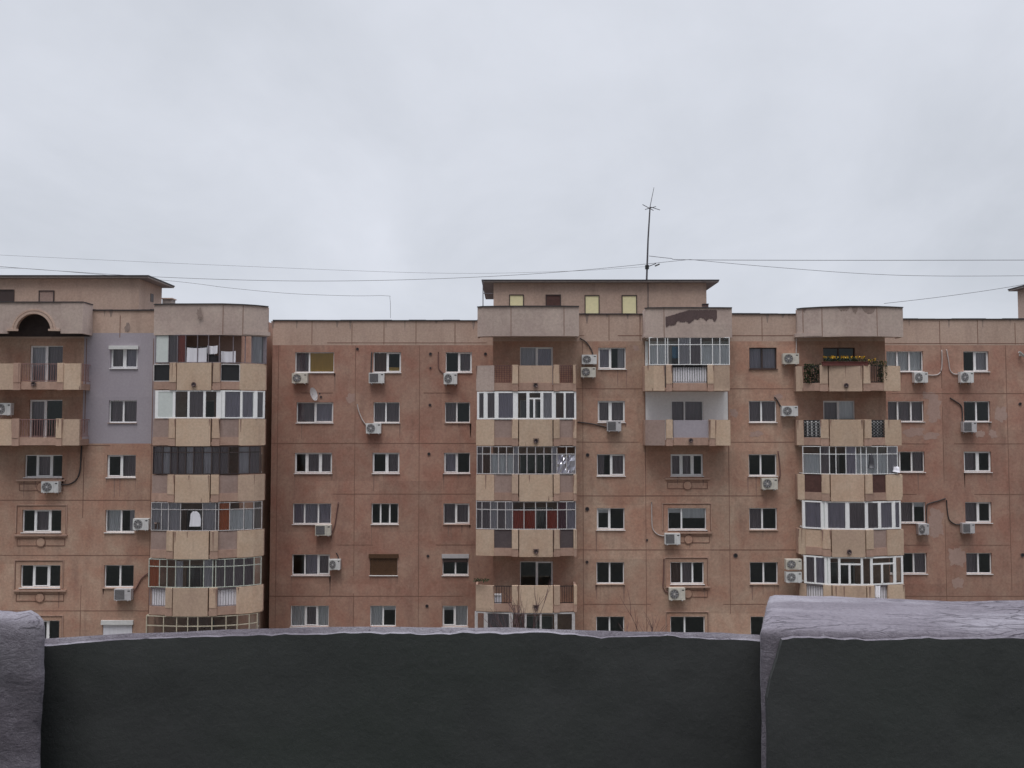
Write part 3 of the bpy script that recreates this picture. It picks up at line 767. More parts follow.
b = c1(1, ('board', 'greybrd'), ('board', 'greybrd'))
glazing(C1, 1, b, [(478, 2.2), (485.5, 4), (496.5, 4), (515.5, 5), (528, 3), (542, 3), (554, 4), (565, 2), (575.5, 2)], 'ddl.Dgbd', 'pvc', .075)
b = c1(2, ('board', 'greybrd'), ('board', 'greybrd'))
glazing(C1, 2, b, [477, 482.5, 490.5, 498.5, 506.5, 513.5, 518.5, 527, 535.5, 544, 552, 557, 566.5, 575.5], 'dbpppg....gFF', 'oldwhite', .04, .28)
b = c1(3, ('board', 'darkbrd'), ('board', 'darkbrd'))
glazing(C1, 3, b, [476.5, 482, 490.5, 497.5, 505.5, 512.5, 524, 535.5, 546.5, 557.5, 566.5, 575.5], 'ddgdgrr.rml', 'oldwhite', .04, .3)
c1(4, ('bars', 'black'), ('bars', 'black'))
b = c1(5, ('board', 'greybrd'), ('board', 'greybrd'))
glazing(C1, 5, b, [(476.5, 3), (486, 4), (511, 4), (525.5, 2), (540.5, 2), (555.5, 3), (573, 3)], '.d....', 'oldwhite', .07)

# --- C2
C2 = Bay(C, [(645.5, 43.75), (649, 43.62), (666, 43.55), (731, 43.55)])
pc2 = top_parapet(Bay(C, [(645, 43.78), (649, 43.64), (664, 43.55), (719, 43.55), (732, 43.6)]), ZT0+.03, ZT1+.03, ['toppan'], skip=(649, 719))
b = balcony(C2, 0, [(645.5, 665.5, 'panel', 'panel'), (667, 673, 'pillar', 'panel'), (674, 708, 'recess:barsboard', 'black'), (708.6, 714.6, 'pillar', 'panel'), (715, 731, 'panel', 'panel')], spout=691)
glazing(C2, 0, b, [650.5, 658.5, 666.5, 669, 680, 691.5, 702.5, 714, 721.5, 731], 'ppp.gdppp', 'pvc', .034, .27)
balcony(C2, 1, [(645.5, 665.5, 'panel', 'greybrd'), (666.5, 673, 'pillar', 'panel'), (674, 709, 'recess:board', 'grey'), (709.6, 715.6, 'pillar', 'panel'), (716, 731, 'panel', 'panel')], spout=691)
# soot stain under the coping of that roof parapet
st = MB(); random.seed(3)
xs0, xs1 = C2.pt(665.5, 320)[0], C2.pt(717, 320)[0]; n = 160; yy = 43.535
prev = None
for i in range(n+1):
    t = i/n; x = xs0+(xs1-xs0)*t
    up = ZT1 - .05 - (.35*(1-t*2.2) if t < .45 else 0) - random.uniform(0, .04)
    lo = ZT1 - .42 - .42*(1-t)**1.2 - .07*math.sin(t*17) - .045*math.sin(t*41+1) - .05*max(0, math.sin(t*73))**3 - random.uniform(0, .02)
    if t > .9: lo = ZT1 - .45 - .2*math.sin((t-.9)*31)
    cur = ((x, yy, lo), (x, yy, max(up, lo+.03)))
    if prev: st.face([prev[0], cur[0], cur[1], prev[1]], 'stain')
    prev = cur
sub(st, 'soot_stain', pc2)
random.seed(11)
# --- C3
C3 = Bay(C, [(797.5, 44.2), (804.5, 44.0), (821.5, 43.6), (830, 43.45), (847, 43.385), (864, 43.35), (872, 43.42), (886, 43.6), (902.5, 43.85)])
pc3 = top_parapet(Bay(C, [(797, 44.4), (803, 44.1), (822, 43.7), (850, 43.4), (877, 43.45), (889, 43.6), (903, 43.85)]), ZT0+.08, ZT1+.08, ['toppan'], skip=(850, 889))
def c3(k, lo, ro, ce='panel'):
    return balcony(C3, k, [(797.5, 804.5, 'panel', 'panel'), (804.5, 821.5, 'recess:' + lo[0], lo[1]), (821.5, 829.6, 'pillar', 'panel'), (830.6, 863.8, 'centre', ce),
                           (864.8, 872, 'pillar', 'panel'), (872, 886, 'recess:' + ro[0], ro[1]), (886, 902.5, 'panel', 'panel')], spout=848)
c3(0, ('bars', 'black'), ('bars', 'black'))
c3(1, ('lattice', 'black'), ('lattice', 'black'))
b = c3(2, ('board', 'redbrd'), ('board', 'redbrd'))
glazing(C3, 2, b, [803.5, 821, 830, 836.5, 846.5, 856.5, 861.5, 867, 878, 888, 898], 'pd..lppppg', 'pvc', .03, .28)
b = c3(3, ('board', 'panel'), ('board', 'greybrd'))
glazing(C3, 3, b, [(803.5, 3), (822, 3), (826, 3), (847, 4), (866, 3), (879, 3), (893, 3.5), (899.5, 1.5)], 'lglddll'.replace('g', 'W', 1), 'pvc', .075)
b = c3(4, ('barsboard', 'greyrail'), ('barsboard', 'greyrail'))
glazing(C3, 4, b, [(804, 2.4), (814, 1.6), (824.5, 2.4), (828, 2.2), (838, 2.2), (860.5, 2.2), (870, 2.6), (893, 3), (900.5, 2)], 'dlW.D.dD.'.replace('dD', 'D', 1), 'pvc', .075)
# rain-blackened patch on the curved parapet
st = MB()
for (q0, q1, dep) in ((838, 850, .22), (852, 858, .35), (862, 876, .32), (803, 806, .2)):
    a, b_ = C3.pt(q0, 320), C3.pt(q1, 320); n = 10; prev = None
    for i in range(n+1):
        t = i/n; px_ = q0+(q1-q0)*t; x, y = Bay(C, [(803, 44.1), (822, 43.7), (850, 43.4), (877, 43.45), (889, 43.6)]).pt(px_, 320)
        cur = ((x, y-.006, ZT1+.04-dep*math.sin(math.pi*t)**.5*random.uniform(.5, 1.1)), (x, y-.006, ZT1+.06))
        if prev: st.face([prev[0], cur[0], cur[1], prev[1]], 'faint')
        prev = cur
sub(st, 'soot_stain', pc3)

# ------------------------------------------------------------------ wall ornaments, vents, repair patches
def frame_strip(mb, x0, x1, z0, z1, Y, w=.045, pr=.035, mat='lip', bottom=True):
    mb.box(x0, x1, Y-pr, Y-.001, z1-w, z1, mat)
    if bottom: mb.box(x0, x1, Y-pr, Y-.001, z0, z0+w, mat)
    for a, b in ((x0, x0+w), (x1-w, x1)): mb.box(a, b, Y-pr, Y-.001, z0+w, z1-w, mat)
def ornament(sec, k, pw, pf, plaque=True):
    Y = sec.Y; zt = zw(k, sec.name)
    if pf:
        mb = MB(); x0, x1 = X(pf[0], Y, 424+k*54-75), X(pf[1], Y, 424+k*54-75)
        frame_strip(mb, x0, x1, zt-1.2, zt+.26, Y, bottom=False)
        frame_strip(mb, x0+.055, x1-.055, zt-1.2, zt+.20, Y, .02, .012, 'joint', bottom=False)
        part(mb, 'window_surround', sec.bld)
    if plaque:
        mb = MB(); x0, x1 = X(pw[0], Y, 424+k*54-20), X(pw[1], Y, 424+k*54-20)
        mb.box(x0-.12, x1+.12, Y-.10, Y-.001, zt-1.30, zt-1.22, 'lip')
        frame_strip(mb, x0, x1, zt-1.78, zt-1.42, Y, .03, .02, 'joint')
        cx_ = .5*(x0+x1)
        mb.disc((cx_, zt-1.60), .235, Y-.045, Y-.001, 'joint', 28, .205); mb.disc((cx_, zt-1.60), .203, Y-.040, Y-.001, 'wall', 28)
        part(mb, 'wall_plaque', sec.bld)
ornament(C, 2, (667.5, 708), None); ornament(C, 3, (667.5, 710), (662, 711.5)); ornament(C, 4, (668, 708), (664.5, 708.5)); ornament(C, 5, (668, 708), (665.5, 709))
ornament(A, 2, (18.5, 63), None); ornament(A, 3, (16.2, 64.5), (16, 67.4)); ornament(A, 4, (15.5, 63.5), (14.5, 64)); ornament(A, 5, (15, 63), (14, 63.5))

def vents(sec, lst):
    for px, py, r in lst:
        p = P(px, py, sec.Y); mb = MB()
        mb.disc((p.x, p.z), r+.03, sec.Y-.03, sec.Y-.002, 'stain', 14, r); mb.disc((p.x, p.z), r, sec.Y-.015, sec.Y-.004, 'black', 14)
        part(mb, 'wall_vent', sec.bld)
vents(B, [(357.5, 349, .05), (430.5, 354, .06), (485.5, 354, .06), (321, 397, .04), (430, 405, .05), (429, 454, .06), (428, 556, .05), (427, 606, .06), (430.5, 368, .03)])
vents(C, [(587.5, 455, .07), (587.2, 509, .08), (587, 562, .05), (735.5, 555.5, .09), (799.5, 373, .04), (799, 482, .04), (800, 537, .04), (647, 540, .03)])
vents(D, [(1020, 404, .06), (1022.5, 555, .08)])
def blob_patch(sec, px, py, w, h, seed):
    random.seed(seed); p = P(px, py, sec.Y); n = 64; pts = []; ph = [random.uniform(0, 6) for _ in range(4)]
    for i in range(n):
        t = 2*math.pi*i/n; r = .88+.14*math.sin(2*t+ph[0])+.10*math.sin(5*t+ph[1])+.07*math.sin(9*t+ph[2])+random.uniform(-.06, .06)
        pts.append((p.x+math.copysign(abs(math.cos(t))**.7, math.cos(t))*w*.5*r, sec.Y-.004-.0005*seed % .003, p.z+math.copysign(abs(math.sin(t))**.7, math.sin(t))*h*.5*r))
    mb = MB(); mb.face(pts, 'patch'); part(mb, 'repair_patch', sec.bld)
for i, a in enumerate(((934, 410, .9, 1.3), (914, 432, 1.1, .6), (931, 436, 1.0, .4), (1001, 414, .65, 1.0), (980, 434, .5, .45), (993, 434, .5, .45), (936, 523, 1.0, 1.5), (957, 557, .9, 1.2), (958, 583, .6, .7), (930, 396, .9, .5))): blob_patch(D, *a, i)
for i, a in enumerate(((351, 398, .6, .5),)): blob_patch(B, *a, i+20)
for i, a in enumerate(((734, 413, .45, .45), (778, 397, .5, .35), (756, 434, .7, .35), (636, 348, .35, .3))): blob_patch(C, *a, i+30)
random.seed(5)
# dark marks on the left block
mb = MB()
for px, py, w, h, sec, y in ((127.5, 328, .3, .55, A, YA), (199.5, 313.5, .34, .6, None, 41.88)):
    p = P(px, py, y); n = 16; pts = []
    for i in range(n):
        t = 2*math.pi*i/n; r = random.uniform(.6, 1.1); pts.append((p.x+math.cos(t)*w*.5*r, y-.012, p.z+math.sin(t)*h*.5*r))
    mb.face(pts, 'faint')
part(mb, 'soot_stain', bldA)

# ------------------------------------------------------------------ rooms on the roofs
def rooftop(bld, x0, x1, y0, y1, zt, over, wins, floor=None):
    zb = ROOF - .6
    mb = MB(); mb.box(x0, x1, y0, y1, zb, zt-.14, 'band')
    o = part(mb, 'rooftop_room', bld)
    rf = MB(); rf.box(x0-over, x1+over, y0-.3, y1+.3, zt-.06, zt, 'flash')
    rf.box(x0-over+.03, x1+over-.03, y0-.27, y1+.27, zt-.135, zt-.063, 'eave')
    sub(rf, 'eave_roof', o)
    for wx0, wx1, wz0, wz1, mat in wins:
        w = MB(); w.box(wx0, wx1, y0-.02, y0-.005, wz0, wz1, mat)
        for p_ in ((wx0-.05, wx0, wz0, wz1+.05), (wx1, wx1+.05, wz0, wz1+.05), (wx0, wx1, wz1, wz1+.05)):
            w.box(p_[0], p_[1], y0-.05, y0-.003, p_[2], p_[3], 'brown')
        sub(w, 'roof_door', o)
    return o
Yp = 47.0
zE = Z(279.5, Yp-.3)
pw = lambda a, b, t, m: (X(a, Yp, 300), X(b, Yp, 300), ROOF-.55, Z(t, Yp), m)
roomC = rooftop(bldC, X(493.5, Yp, 300), X(706.5, Yp, 300), Yp, Yp+6, zE, .65, [pw(510, 523, 295.5, 'paleyel'), pw(546.5, 560, 295.5, 'redbrd'), pw(585.5, 598.5, 296, 'paleyel'), pw(622.5, 636, 296, 'paleyel')])
YpA = 44.6
zE2 = Z(275, YpA-.3)
pwa = lambda a, b, t, m: (X(a, YpA, 296), X(b, YpA, 296), ROOF-.4, Z(t, YpA), m)
roomA = rooftop(bldA, -31, X(139, YpA, 296), YpA, YpA+2.9, zE2, .6, [pwa(-14, 13.5, 290.5, 'brown'), pwa(40, 53.5, 291.5, 'greybrd')])
mb = MB(); xr_ = X(139, YpA, 296); mb.box(xr_-.01, xr_+.015, YpA+1.4, YpA+1.8, Z(304, 47), Z(296, 47), 'brown'); sub(mb, 'window', roomA)
YpD = 49.2
rooftop(bldC, 29.45, 36.4, 47.6, 49.8, zE, .4, [])
mb = MB(); mb.tube([P(648, 281.5, Yp-.05), P(648, 300, Yp-.05), P(648, 312, Yp-.05)], .02, 'wire', 5); sub(mb, 'lead_cable', roomC).location = -Vector(bldC.location)*0
f = P(1020, 355, YD); t = tag(empty('wall_fitting', (f.x, YD, f.z)), 'small white fitting fixed high on the wall at the far right', 'wall fitting')
mb = MB(); mb.box(-.06, .06, -.03, -.002, -.06, .06, 'acgrey'); mb.tube([(0, -.03, 0), (0, -.16, .05)], .018, 'acgrey', 6); mb.build('bracket', t)
mb = MB(); mb.tube([(-.14, -.16, .16), (.12, -.2, -.1)], .06, 'acwhite', 10, .075); mb.build('head', t, True)
# small things standing on the roof
mb = MB(); p = P(705.5, 307, 46); mb.box(p.x-.14, p.x+.14, 45.9, 46.2, ROOF-.6, p.z+.12, 'stain'); mb.box(p.x-.16, p.x+.16, 45.88, 46.22, p.z+.123, p.z+.17, 'flash')
part(mb, 'chimney', bldC)
mb = MB(); p = P(168.5, 300, 46)
mb.box(p.x-.25, p.x+.25, 45.8, 46.3, ROOF-.6, p.z+.02, 'eave'); mb.box(p.x-.3, p.x+.3, 45.75, 46.35, p.z+.023, p.z+.08, 'band'); part(mb, 'chimney', bldA)
t = empty('roof_pole', (P(483, 306, 45.6).x, 45.6, ROOF)); tag(t, 'thin upright pole at the left end of the middle rooftop room', 'pole')
mb = MB(); p0, p1 = P(483, 306, 45.6), P(482.6, 279.5, 45.6)
mb.tube([(0, 0, -.6), (0, 0, p1.z-ROOF)], .028, 'wire', 6); mb.build('mast', t)
mb = MB(); mb.tube([(0, 0, p1.z-ROOF-.75), (.5, .02, p1.z-ROOF-.75)], .016, 'wire', 5); mb.build('stay', t)

# ------------------------------------------------------------------ antenna
ab = P(646.5, 281, 48.5); t = tag(empty('antenna', ab), 'tall thin aerial mast standing on the middle rooftop room', 'antenna')
L = lambda px, py: P(px, py, 48.5) - ab
mb = MB(); mb.tube([L(646.5, 284), L(648, 240), L(650, 207)], .055, 'wire', 7, .04); mb.tube([L(650, 207), L(651.8, 198), L(654, 187.5)], .022, 'wire', 6, .014); mb.build('mast', t)
mb = MB()
for a, b_ in (((642.5, 204.5), (653.5, 210.5)), ((650.5, 207), (660, 210)), ((645, 209.5), (656, 206.5))): mb.tube([L(*a), L(*b_)], .022, 'wire', 5)
mb.build('crossbar', t)
mb = MB(); c = L(647, 267); mb.box(c.x-.10, c.x+.10, -.08, .08, c.z-.12, c.z+.10, 'black'); mb.build('junction_box', t)
mb = MB(); c = L(651, 266); mb.tube([L(647, 267), L(656, 263.5)], .025, 'wire', 5); mb.tube([L(655, 266), L(659.5, 264)], .045, 'black', 6); mb.build('bracket', t)

# ------------------------------------------------------------------ overhead cables
def cable(label, pts, r=.018, group='cables strung over the roofs'):
    w = [P(a, b_, y) for a, b_, y in pts]; out = []
    for i in range(len(w)-1):                                     # Catmull-Rom
        p0, p1, p2, p3 = w[max(i-1, 0)], w[i], w[i+1], w[min(i+2, len(w)-1)]
        for k in range(8):
            s_ = k/8; out.append(.5*((2*p1)+(p2-p0)*s_+(2*p0-5*p1+4*p2-p3)*s_*s_+(3*p1-p0-3*p2+p3)*s_**3))
    out.append(w[-1]); mb = MB(); mb.tube(out, r*.68, 'wire', 5); o = mb.build('overhead_cable'); tag(o, label, 'cable', group); return o
cable('highest faint cable crossing the sky from the left edge to the antenna', [(-30, 252.5, 52), (0, 255, 52), (215, 265, 51), (430, 273, 50), (560, 271.5, 49), (648, 266.5, 48.6)], .011)
cable('lower sagging cable passing above the left rooftop room and up to the antenna', [(-30, 264, 50), (0, 266.5, 50), (60, 271, 50), (170, 277.5, 50), (300, 281, 49.5), (430, 279, 49), (560, 272, 48.7), (690, 259.5, 48.4)], .018)
cable('cable sagging from the left rooftop room, then dropping down to the flat roof edge', [(0, 268, 49), (40, 269.5, 49), (172, 281, 49), (230, 288, 48.5), (290, 293.5, 48), (350, 295.8, 47.5), (386, 295.8, 47.2), (390, 299, 47.1), (390.5, 318, 47.0)], .014)
cable('straight taut cable running right from the antenna across the sky', [(649, 256, 48.5), (670, 258.3, 48.5), (692, 259.8, 48.5), (850, 260.3, 49), (1060, 260, 50)], .024)
cable('sagging cable below the straight one, right of the antenna', [(690, 259.5, 48.4), (760, 266, 48.6), (860, 273.5, 49), (940, 276, 49.3), (1060, 275.5, 50)], .018)
cable('rising cable from the curved top balcony to the right picture edge', [(884, 303.5, 46), (940, 297, 47), (1000, 288.5, 48), (1060, 278, 49)], .018)
# ------------------------------------------------------------------ air conditioners
def ac_proto(kind, body):
    t = empty('air_conditioner')
    W, Hh, Dp = .78, .54, .29
    mb = MB(); c = .02
    mb.box(-W/2, W/2, -Dp, 0, 0, Hh, body)
    mb.box(W*.22, W*.22+.012, -Dp-.004, -Dp+.001, .02, Hh-.02, 'acgrey')
    mb.box(W*.30, W*.44, -Dp-.006, -Dp+.001, Hh-.12, Hh-.07, 'acfan')
    for i in range(5): mb.box(W/2-.001, W/2+.006, -Dp+.05, -.05, .08+i*.05, .10+i*.05, 'acgrey')
    mb.build('casing', t)
    mb = MB(); cx_, cz_ = -W*.17, Hh*.5
    if kind == 'round':
        mb.disc((cx_, cz_), .225, -Dp-.012, -Dp-.001, 'acfan', 28)
        for r_ in (.20, .14, .08): mb.disc((cx_, cz_), r_+.008, -Dp-.022, -Dp-.0125, 'acgrey' if r_ < .2 else body, 28, r_-.004)
        mb.disc((cx_, cz_), .04, -Dp-.024, -Dp-.0125, body, 14)
        for i in range(4):
            th = i*math.pi/4+.3; a = (cx_+.2*math.cos(th), -Dp-.02, cz_+.2*math.sin(th)); b_ = (cx_-.2*math.cos(th), -Dp-.02, cz_-.2*math.sin(th)); mb.tube([a, b_], .006, 'acgrey', 4)
    else:
        mb.box(cx_-.22, cx_+.22, -Dp-.012, -Dp-.001, .05, Hh-.05, 'acfan')
        for i in range(9): mb.box(cx_-.22, cx_+.22, -Dp-.02, -Dp-.013, .07+i*.047, .08+i*.047, 'acgrey')
    mb.build('fan_grille', t)
    for s_ in (-.26, .26):
        mb = MB(); mb.box(s_-.018, s_+.018, -Dp-.02, 0, -.035, -.002, 'acgrey'); mb.box(s_-.018, s_+.018, -.03, 0, -.09, -.036, 'acgrey'); mb.build('bracket', t)
    return t
PROTO = {}
AC_LIST = [
 (A, -3, 11.5, 403, 415, 'round', 'acwhite', None, None, 'air conditioner half cut by the left edge, behind the second open balcony', 42.8),
 (A, 42, 59, 481.5, 492.4, 'round', 'acwhite', 'hosed', [(59, 484), (68, 484.5), (76, 480), (80, 470), (81.5, 446)], 'air conditioner on the plaque under the three-pane window below the two open balconies'),
 (A, 133.5, 149, 518.6, 529.8, 'round', 'acwhite', None, None, 'air conditioner beside a window with a white curtain, touching the left glazed balcony stack'),
 (A, 114.8, 131.5, 589, 600, 'square', 'acgrey', 'hoser', [(131, 594), (136, 588), (142, 578), (150, 572)], 'air conditioner with square dark grille under the window above the closed white shutter'),
 (B, 292.2, 307.5, 373.3, 383.2, 'round', 'acyellow', None, None, 'air conditioner under the window with the yellow blind'),
 (B, 369, 384.3, 372.8, 383.2, 'square', 'acwhite', 'hosed', [(371, 373.5), (371.3, 362), (371.8, 352)], 'air conditioner with square grille below the top window with a brown curtain'),
 (B, 366.2, 381, 423.2, 433.4, 'round', 'acwhite', 'hosew', [(357.3, 404), (358.5, 410), (362, 419), (366.5, 425.5)], 'air conditioner on a slanting pale hose, left under a second-row window'),
 (B, 315.5, 331, 525, 535.3, 'square', 'acyellow', 'hoser', [(332, 533), (335, 524), (338.3, 502)], 'air conditioner with slanting brown hose under a window with lilac curtains'),
 (B, 329.2, 340.3, 559.5, 569.5, 'round', 'acwhite', 'hosed', [(336, 553), (338, 556), (338.5, 560)], 'small air conditioner against the right side of a window, left of the brown closed shutter'),
 (B, 443.8, 457.2, 373.2, 384.2, 'round', 'acwhite', 'hoser', [(438.3, 352), (438.3, 366), (440, 370), (444, 373.5)], 'air conditioner left under the top window next to the middle balcony stack'),
 (C, 581.8, 596.6, 354.8, 364.1, 'round', 'acwhite', 'hosed', [(579.6, 338), (586, 342), (591, 349), (593, 354.6)], 'upper unit of the pair left of the top window by the middle balconies'),
 (C, 580.9, 595.6, 367.2, 377.2, 'round', 'acyellow', None, None, 'lower unit of the pair left of the top window by the middle balconies'),
 (C, 607, 621, 421, 431.2, 'square', 'acgrey', 'hosed', [(577.5, 422), (590, 423.5), (600, 425.5), (607.5, 427.5)], 'air conditioner with square grille and long dark hose from the balcony with white frames'),
 (C, 664.8, 680, 533.4, 544.2, 'square', 'acwhite', 'hosew', [(651.6, 502), (652, 524), (654, 531), (659, 535), (665, 536)], 'air conditioner with curved white hose under the half-drawn white blind'),
 (C, 669, 684.8, 588, 599.8, 'round', 'acyellow', 'hoser', [(664, 559), (663.5, 578), (663, 586), (665, 591), (669, 593)], 'lowest air conditioner, covering the plaque beneath an ornamented window'),
 (C, 782.9, 798.6, 353.4, 364, 'round', 'acyellow', 'hosew', [(796.4, 338), (796.4, 346), (796.2, 353.5)], 'air conditioner right of the brown framed window, beside the flower balcony'),
 (C, 781.7, 797.5, 405.9, 416, 'round', 'acwhite', 'hosed', [(774.5, 397), (777, 400), (781, 407)], 'air conditioner left of the balcony with the white lattice railing'),
 (C, 761.8, 777.3, 478.2, 489.2, 'round', 'acyellow', 'hoser', [(777, 482), (780, 476), (779.5, 463), (778, 451)], 'air conditioner under a third-row window, brown hose rising at its right'),
 (C, 785.8, 801.2, 559.3, 569.2, 'round', 'acyellow', None, None, 'upper unit of the stacked pair beside the lowest curved glazed balcony', 44.2),
 (C, 785.8, 801.2, 572, 582.2, 'round', 'acwhite', None, None, 'lower unit of the stacked pair beside the lowest curved glazed balcony', 44.2),
 (D, 913.8, 927.3, 372.2, 382.6, 'round', 'acwhite', 'hosew', [(927, 375), (936, 375), (940.5, 372), (942, 364), (941.8, 350)], 'air conditioner whose white hose bends right and up, under the wide top right window'),
 (D, 960, 973, 371.8, 382.6, 'round', 'acwhite', 'hosew', [(960, 374), (954, 374), (950, 370), (948.5, 360), (946.5, 349.5)], 'air conditioner whose white hose bends left and up, under the far right top window'),
 (D, 962.8, 976, 421.6, 432, 'square', 'acgrey', 'hosed', [(950, 398), (955, 401), (961, 405.5), (962.3, 412), (962.3, 422)], 'grey air conditioner with black hose among the pale patches at the far right'),
 (D, 918, 928.5, 524, 534.4, 'round', 'acgrey', 'hosed', [(926.5, 523.5), (926.8, 508), (928, 504), (938, 501), (945.5, 498.5)], 'small air conditioner next to the curved balcony with white plastic windows'),
 (D, 962, 974, 523.2, 533, 'square', 'acgrey', 'hosed', [(946.5, 500), (947.5, 512), (949.5, 520), (955, 524), (962, 524.5)], 'air conditioner with black hose hanging from the vent, second lowest window at far right'),
]
for e in AC_LIST:
    sec, x0, x1, y0, y1, kind, body, hm, hp, lab = e[:10]
    Yw = (e[10] if len(e) > 10 else sec.Y) - .03
    key = (kind, body)
    if key not in PROTO:
        t = PROTO[key] = ac_proto(kind, body); first = True
    else:
        src = PROTO[key]; t = src.copy(); COL.objects.link(t)
        for ch in src.children:
            if ch.name.startswith('hose'): continue
            c = ch.copy(); COL.objects.link(c); c.parent = t
    p = P(.5*(x0+x1), y1, Yw-.2); t.location = (p.x, Yw, p.z)
    w = (x1-x0)*(Yw-.2)/F; s_ = w/.78; t.scale = (s_, 1, max(.85, (y1-y0)*(Yw-.2)/F/.54))
    tag(t, lab, 'air conditioner', 'air conditioners on the facade')
    if hm:
        sc_ = t.scale; mb = MB()
        pts = [P(a, b_, sec.Y-.045) for a, b_ in hp]; out = []
        for i in range(len(pts)-1):
            p0, p1, p2, p3 = pts[max(i-1, 0)], pts[i], pts[i+1], pts[min(i+2, len(pts)-1)]
            for k in range(5):
                q = k/5; out.append(.5*((2*p1)+(p2-p0)*q+(2*p0-5*p1+4*p2-p3)*q*q+(3*p1-p0-3*p2+p3)*q**3))
        out.append(pts[-1]); L0 = Vector(t.location)
        mb.tube([Vector(((v.x-L0.x)/sc_[0], v.y-L0.y, (v.z-L0.z)/sc_[2])) for v in out], .03 if hm != 'hosed' else .034, hm, 6); mb.build('hose', t, True)

# ------------------------------------------------------------------ satellite dish
p = P(313, 394.3, YB-.45); t = tag(empty('satellite_dish', (p.x, YB, p.z)), 'pale satellite dish seen edge-on above a second-row window', 'satellite dish')
mb = MB(); Rr, n, m_ = .37, 24, 5; axis = Vector((.93, -.28, .25)).normalized(); e1 = axis.cross(Vector((0,0,1))).normalized(); e2 = e1.cross(axis); c0 = Vector((0, -.45, 0))
rings = []
for j in range(m_+1):
    r_ = Rr*j/m_; rings.append([c0 + axis*(r_*r_*.55-.02) + (e1*math.cos(2*math.pi*i/n) + e2*math.sin(2*math.pi*i/n))*r_ for i in range(n)])
for off in (0, -.012):
    for j in range(m_):
        for i in range(n):
            q = [rings[j][i], rings[j+1][i], rings[j+1][(i+1) % n], rings[j][(i+1) % n]]; mb.face([v+axis*off for v in (q if j else q[1:3]+[q[0]])], 'dish')
mb.build('reflector', t, True)
mb = MB(); mb.tube([c0, c0-axis*.1, (-.1, -.1, -.05), (-.1, 0, -.05)], .022, 'greyrail', 6); mb.build('mount_arm', t)
mb = MB(); mb.tube([c0-e2*.35, c0+axis*.4-e2*.1], .01, 'greyrail', 5); c = c0+axis*.4-e2*.08; mb.box(c.x-.03, c.x+.03, c.y-.03, c.y+.03, c.z-.03, c.z+.06, 'darkth'); mb.build('receiver', t)

# ------------------------------------------------------------------ things on the balconies
def cloth_thing(name, px0, px1, py0, py1, Y, mat, label, cat, group=None, shirt=False):
    a, b_ = P(px0, py0, Y), P(px1, py1, Y); x0, x1, z1, z0 = a.x, b_.x, a.z, b_.z; mb = MB()
    if shirt:
        out = [(0, .0), (.03, .45), (.10, .80), (.28, .95), (.42, 1), (.5, .94), (.58, 1), (.72, .95), (.90, .80), (.97, .45), (1, 0)]
        W, Hh = x1-x0, z1-z0
        for off in (0, .05): mb.face([(x0+W*u+.03*math.sin(v*4), Y+off, z0+Hh*v) for u, v in out], mat)
        for (u, v), (u2, v2) in zip(out, out[1:]+out[:1]): mb.face([(x0+W*u+.03*math.sin(v*4), Y, z0+Hh*v), (x0+W*u2+.03*math.sin(v2*4), Y, z0+Hh*v2), (x0+W*u2+.03*math.sin(v2*4), Y+.05, z0+Hh*v2), (x0+W*u+.03*math.sin(v*4), Y+.05, z0+Hh*v)], mat)
    else:
        n = 12; cols = []
        for i in range(n+1):
            t_ = i/n; w = .03*math.sin(t_*11+px0); sag = .03*math.sin(math.pi*t_)
            cols.append([(x0+(x1-x0)*t_, Y+w*f, z0+(z1-z0)*(1-f)-sag+random.uniform(-.02, .02)*f) for f in (0, .33, .66, 1)])
        for d in (0, .012):
            for i in range(n):
                for j in range(3): mb.face([(q[0], q[1]+d, q[2]) for q in (cols[i][j], cols[i+1][j], cols[i+1][j+1], cols[i][j+1])], mat)
    o = mb.build(name); c = Vector(((x0+x1)/2, Y, z1))
    o.data.transform(__import__('mathutils').Matrix.Translation(-c)); o.location = c
    return tag(o, label, cat, group)
LG = 'washing on the top glazed balcony'
cloth_thing('hung_sheet', 187, 206.5, 347.5, 362.5, 42.02, 'laundry', 'wide white sheet drying at the left of the top glazed balcony', 'laundry', LG)
cloth_thing('hung_towel', 207.5, 217.5, 345.5, 353.5, 42.02, 'laundry', 'short tilted white cloth hanging between the two sheets', 'laundry', LG)
cloth_thing('hung_sheet', 221, 235.5, 351, 362.5, 42.2, 'laundry', 'narrower white sheet drying right of the tilted cloth', 'laundry', LG)
cloth_thing('hung_shirt', 253, 261.5, 343, 363, 42.85, 'c_pale', 'pale garment at the right end of the top glazed balcony', 'laundry', LG)
cloth_thing('hung_shirt', 189.5, 200.5, 511, 526.5, 41.96, 'laundry', 'white shirt hanging inside the glazed balcony with the orange curtain', 'shirt', shirt=True)
cloth_thing('hung_cloth', 672, 679.5, 346, 358, 43.85, 'bluecl', 'light blue cloth hanging inside the white glazed balcony under the stained parapet', 'laundry')
cloth_thing('hung_rug', 875.5, 880.5, 585.5, 597, 43.35, 'c_pale', 'pale cloth hanging out over the lowest curved balcony', 'rug')
for px, py, w, h, y, lab in ((213, 363, .32, .45, 42.4, 'dark round tub standing behind the washing on the top balcony'), ):
    p = P(px, py+2, y); t = MB(); t.tube([(0, 0, 0), (0, 0, h*.5), (0, 0, h)], w*.8, 'darkth', 14, w)
    o = t.build('washtub', loc=p); tag(o, lab, 'tub')

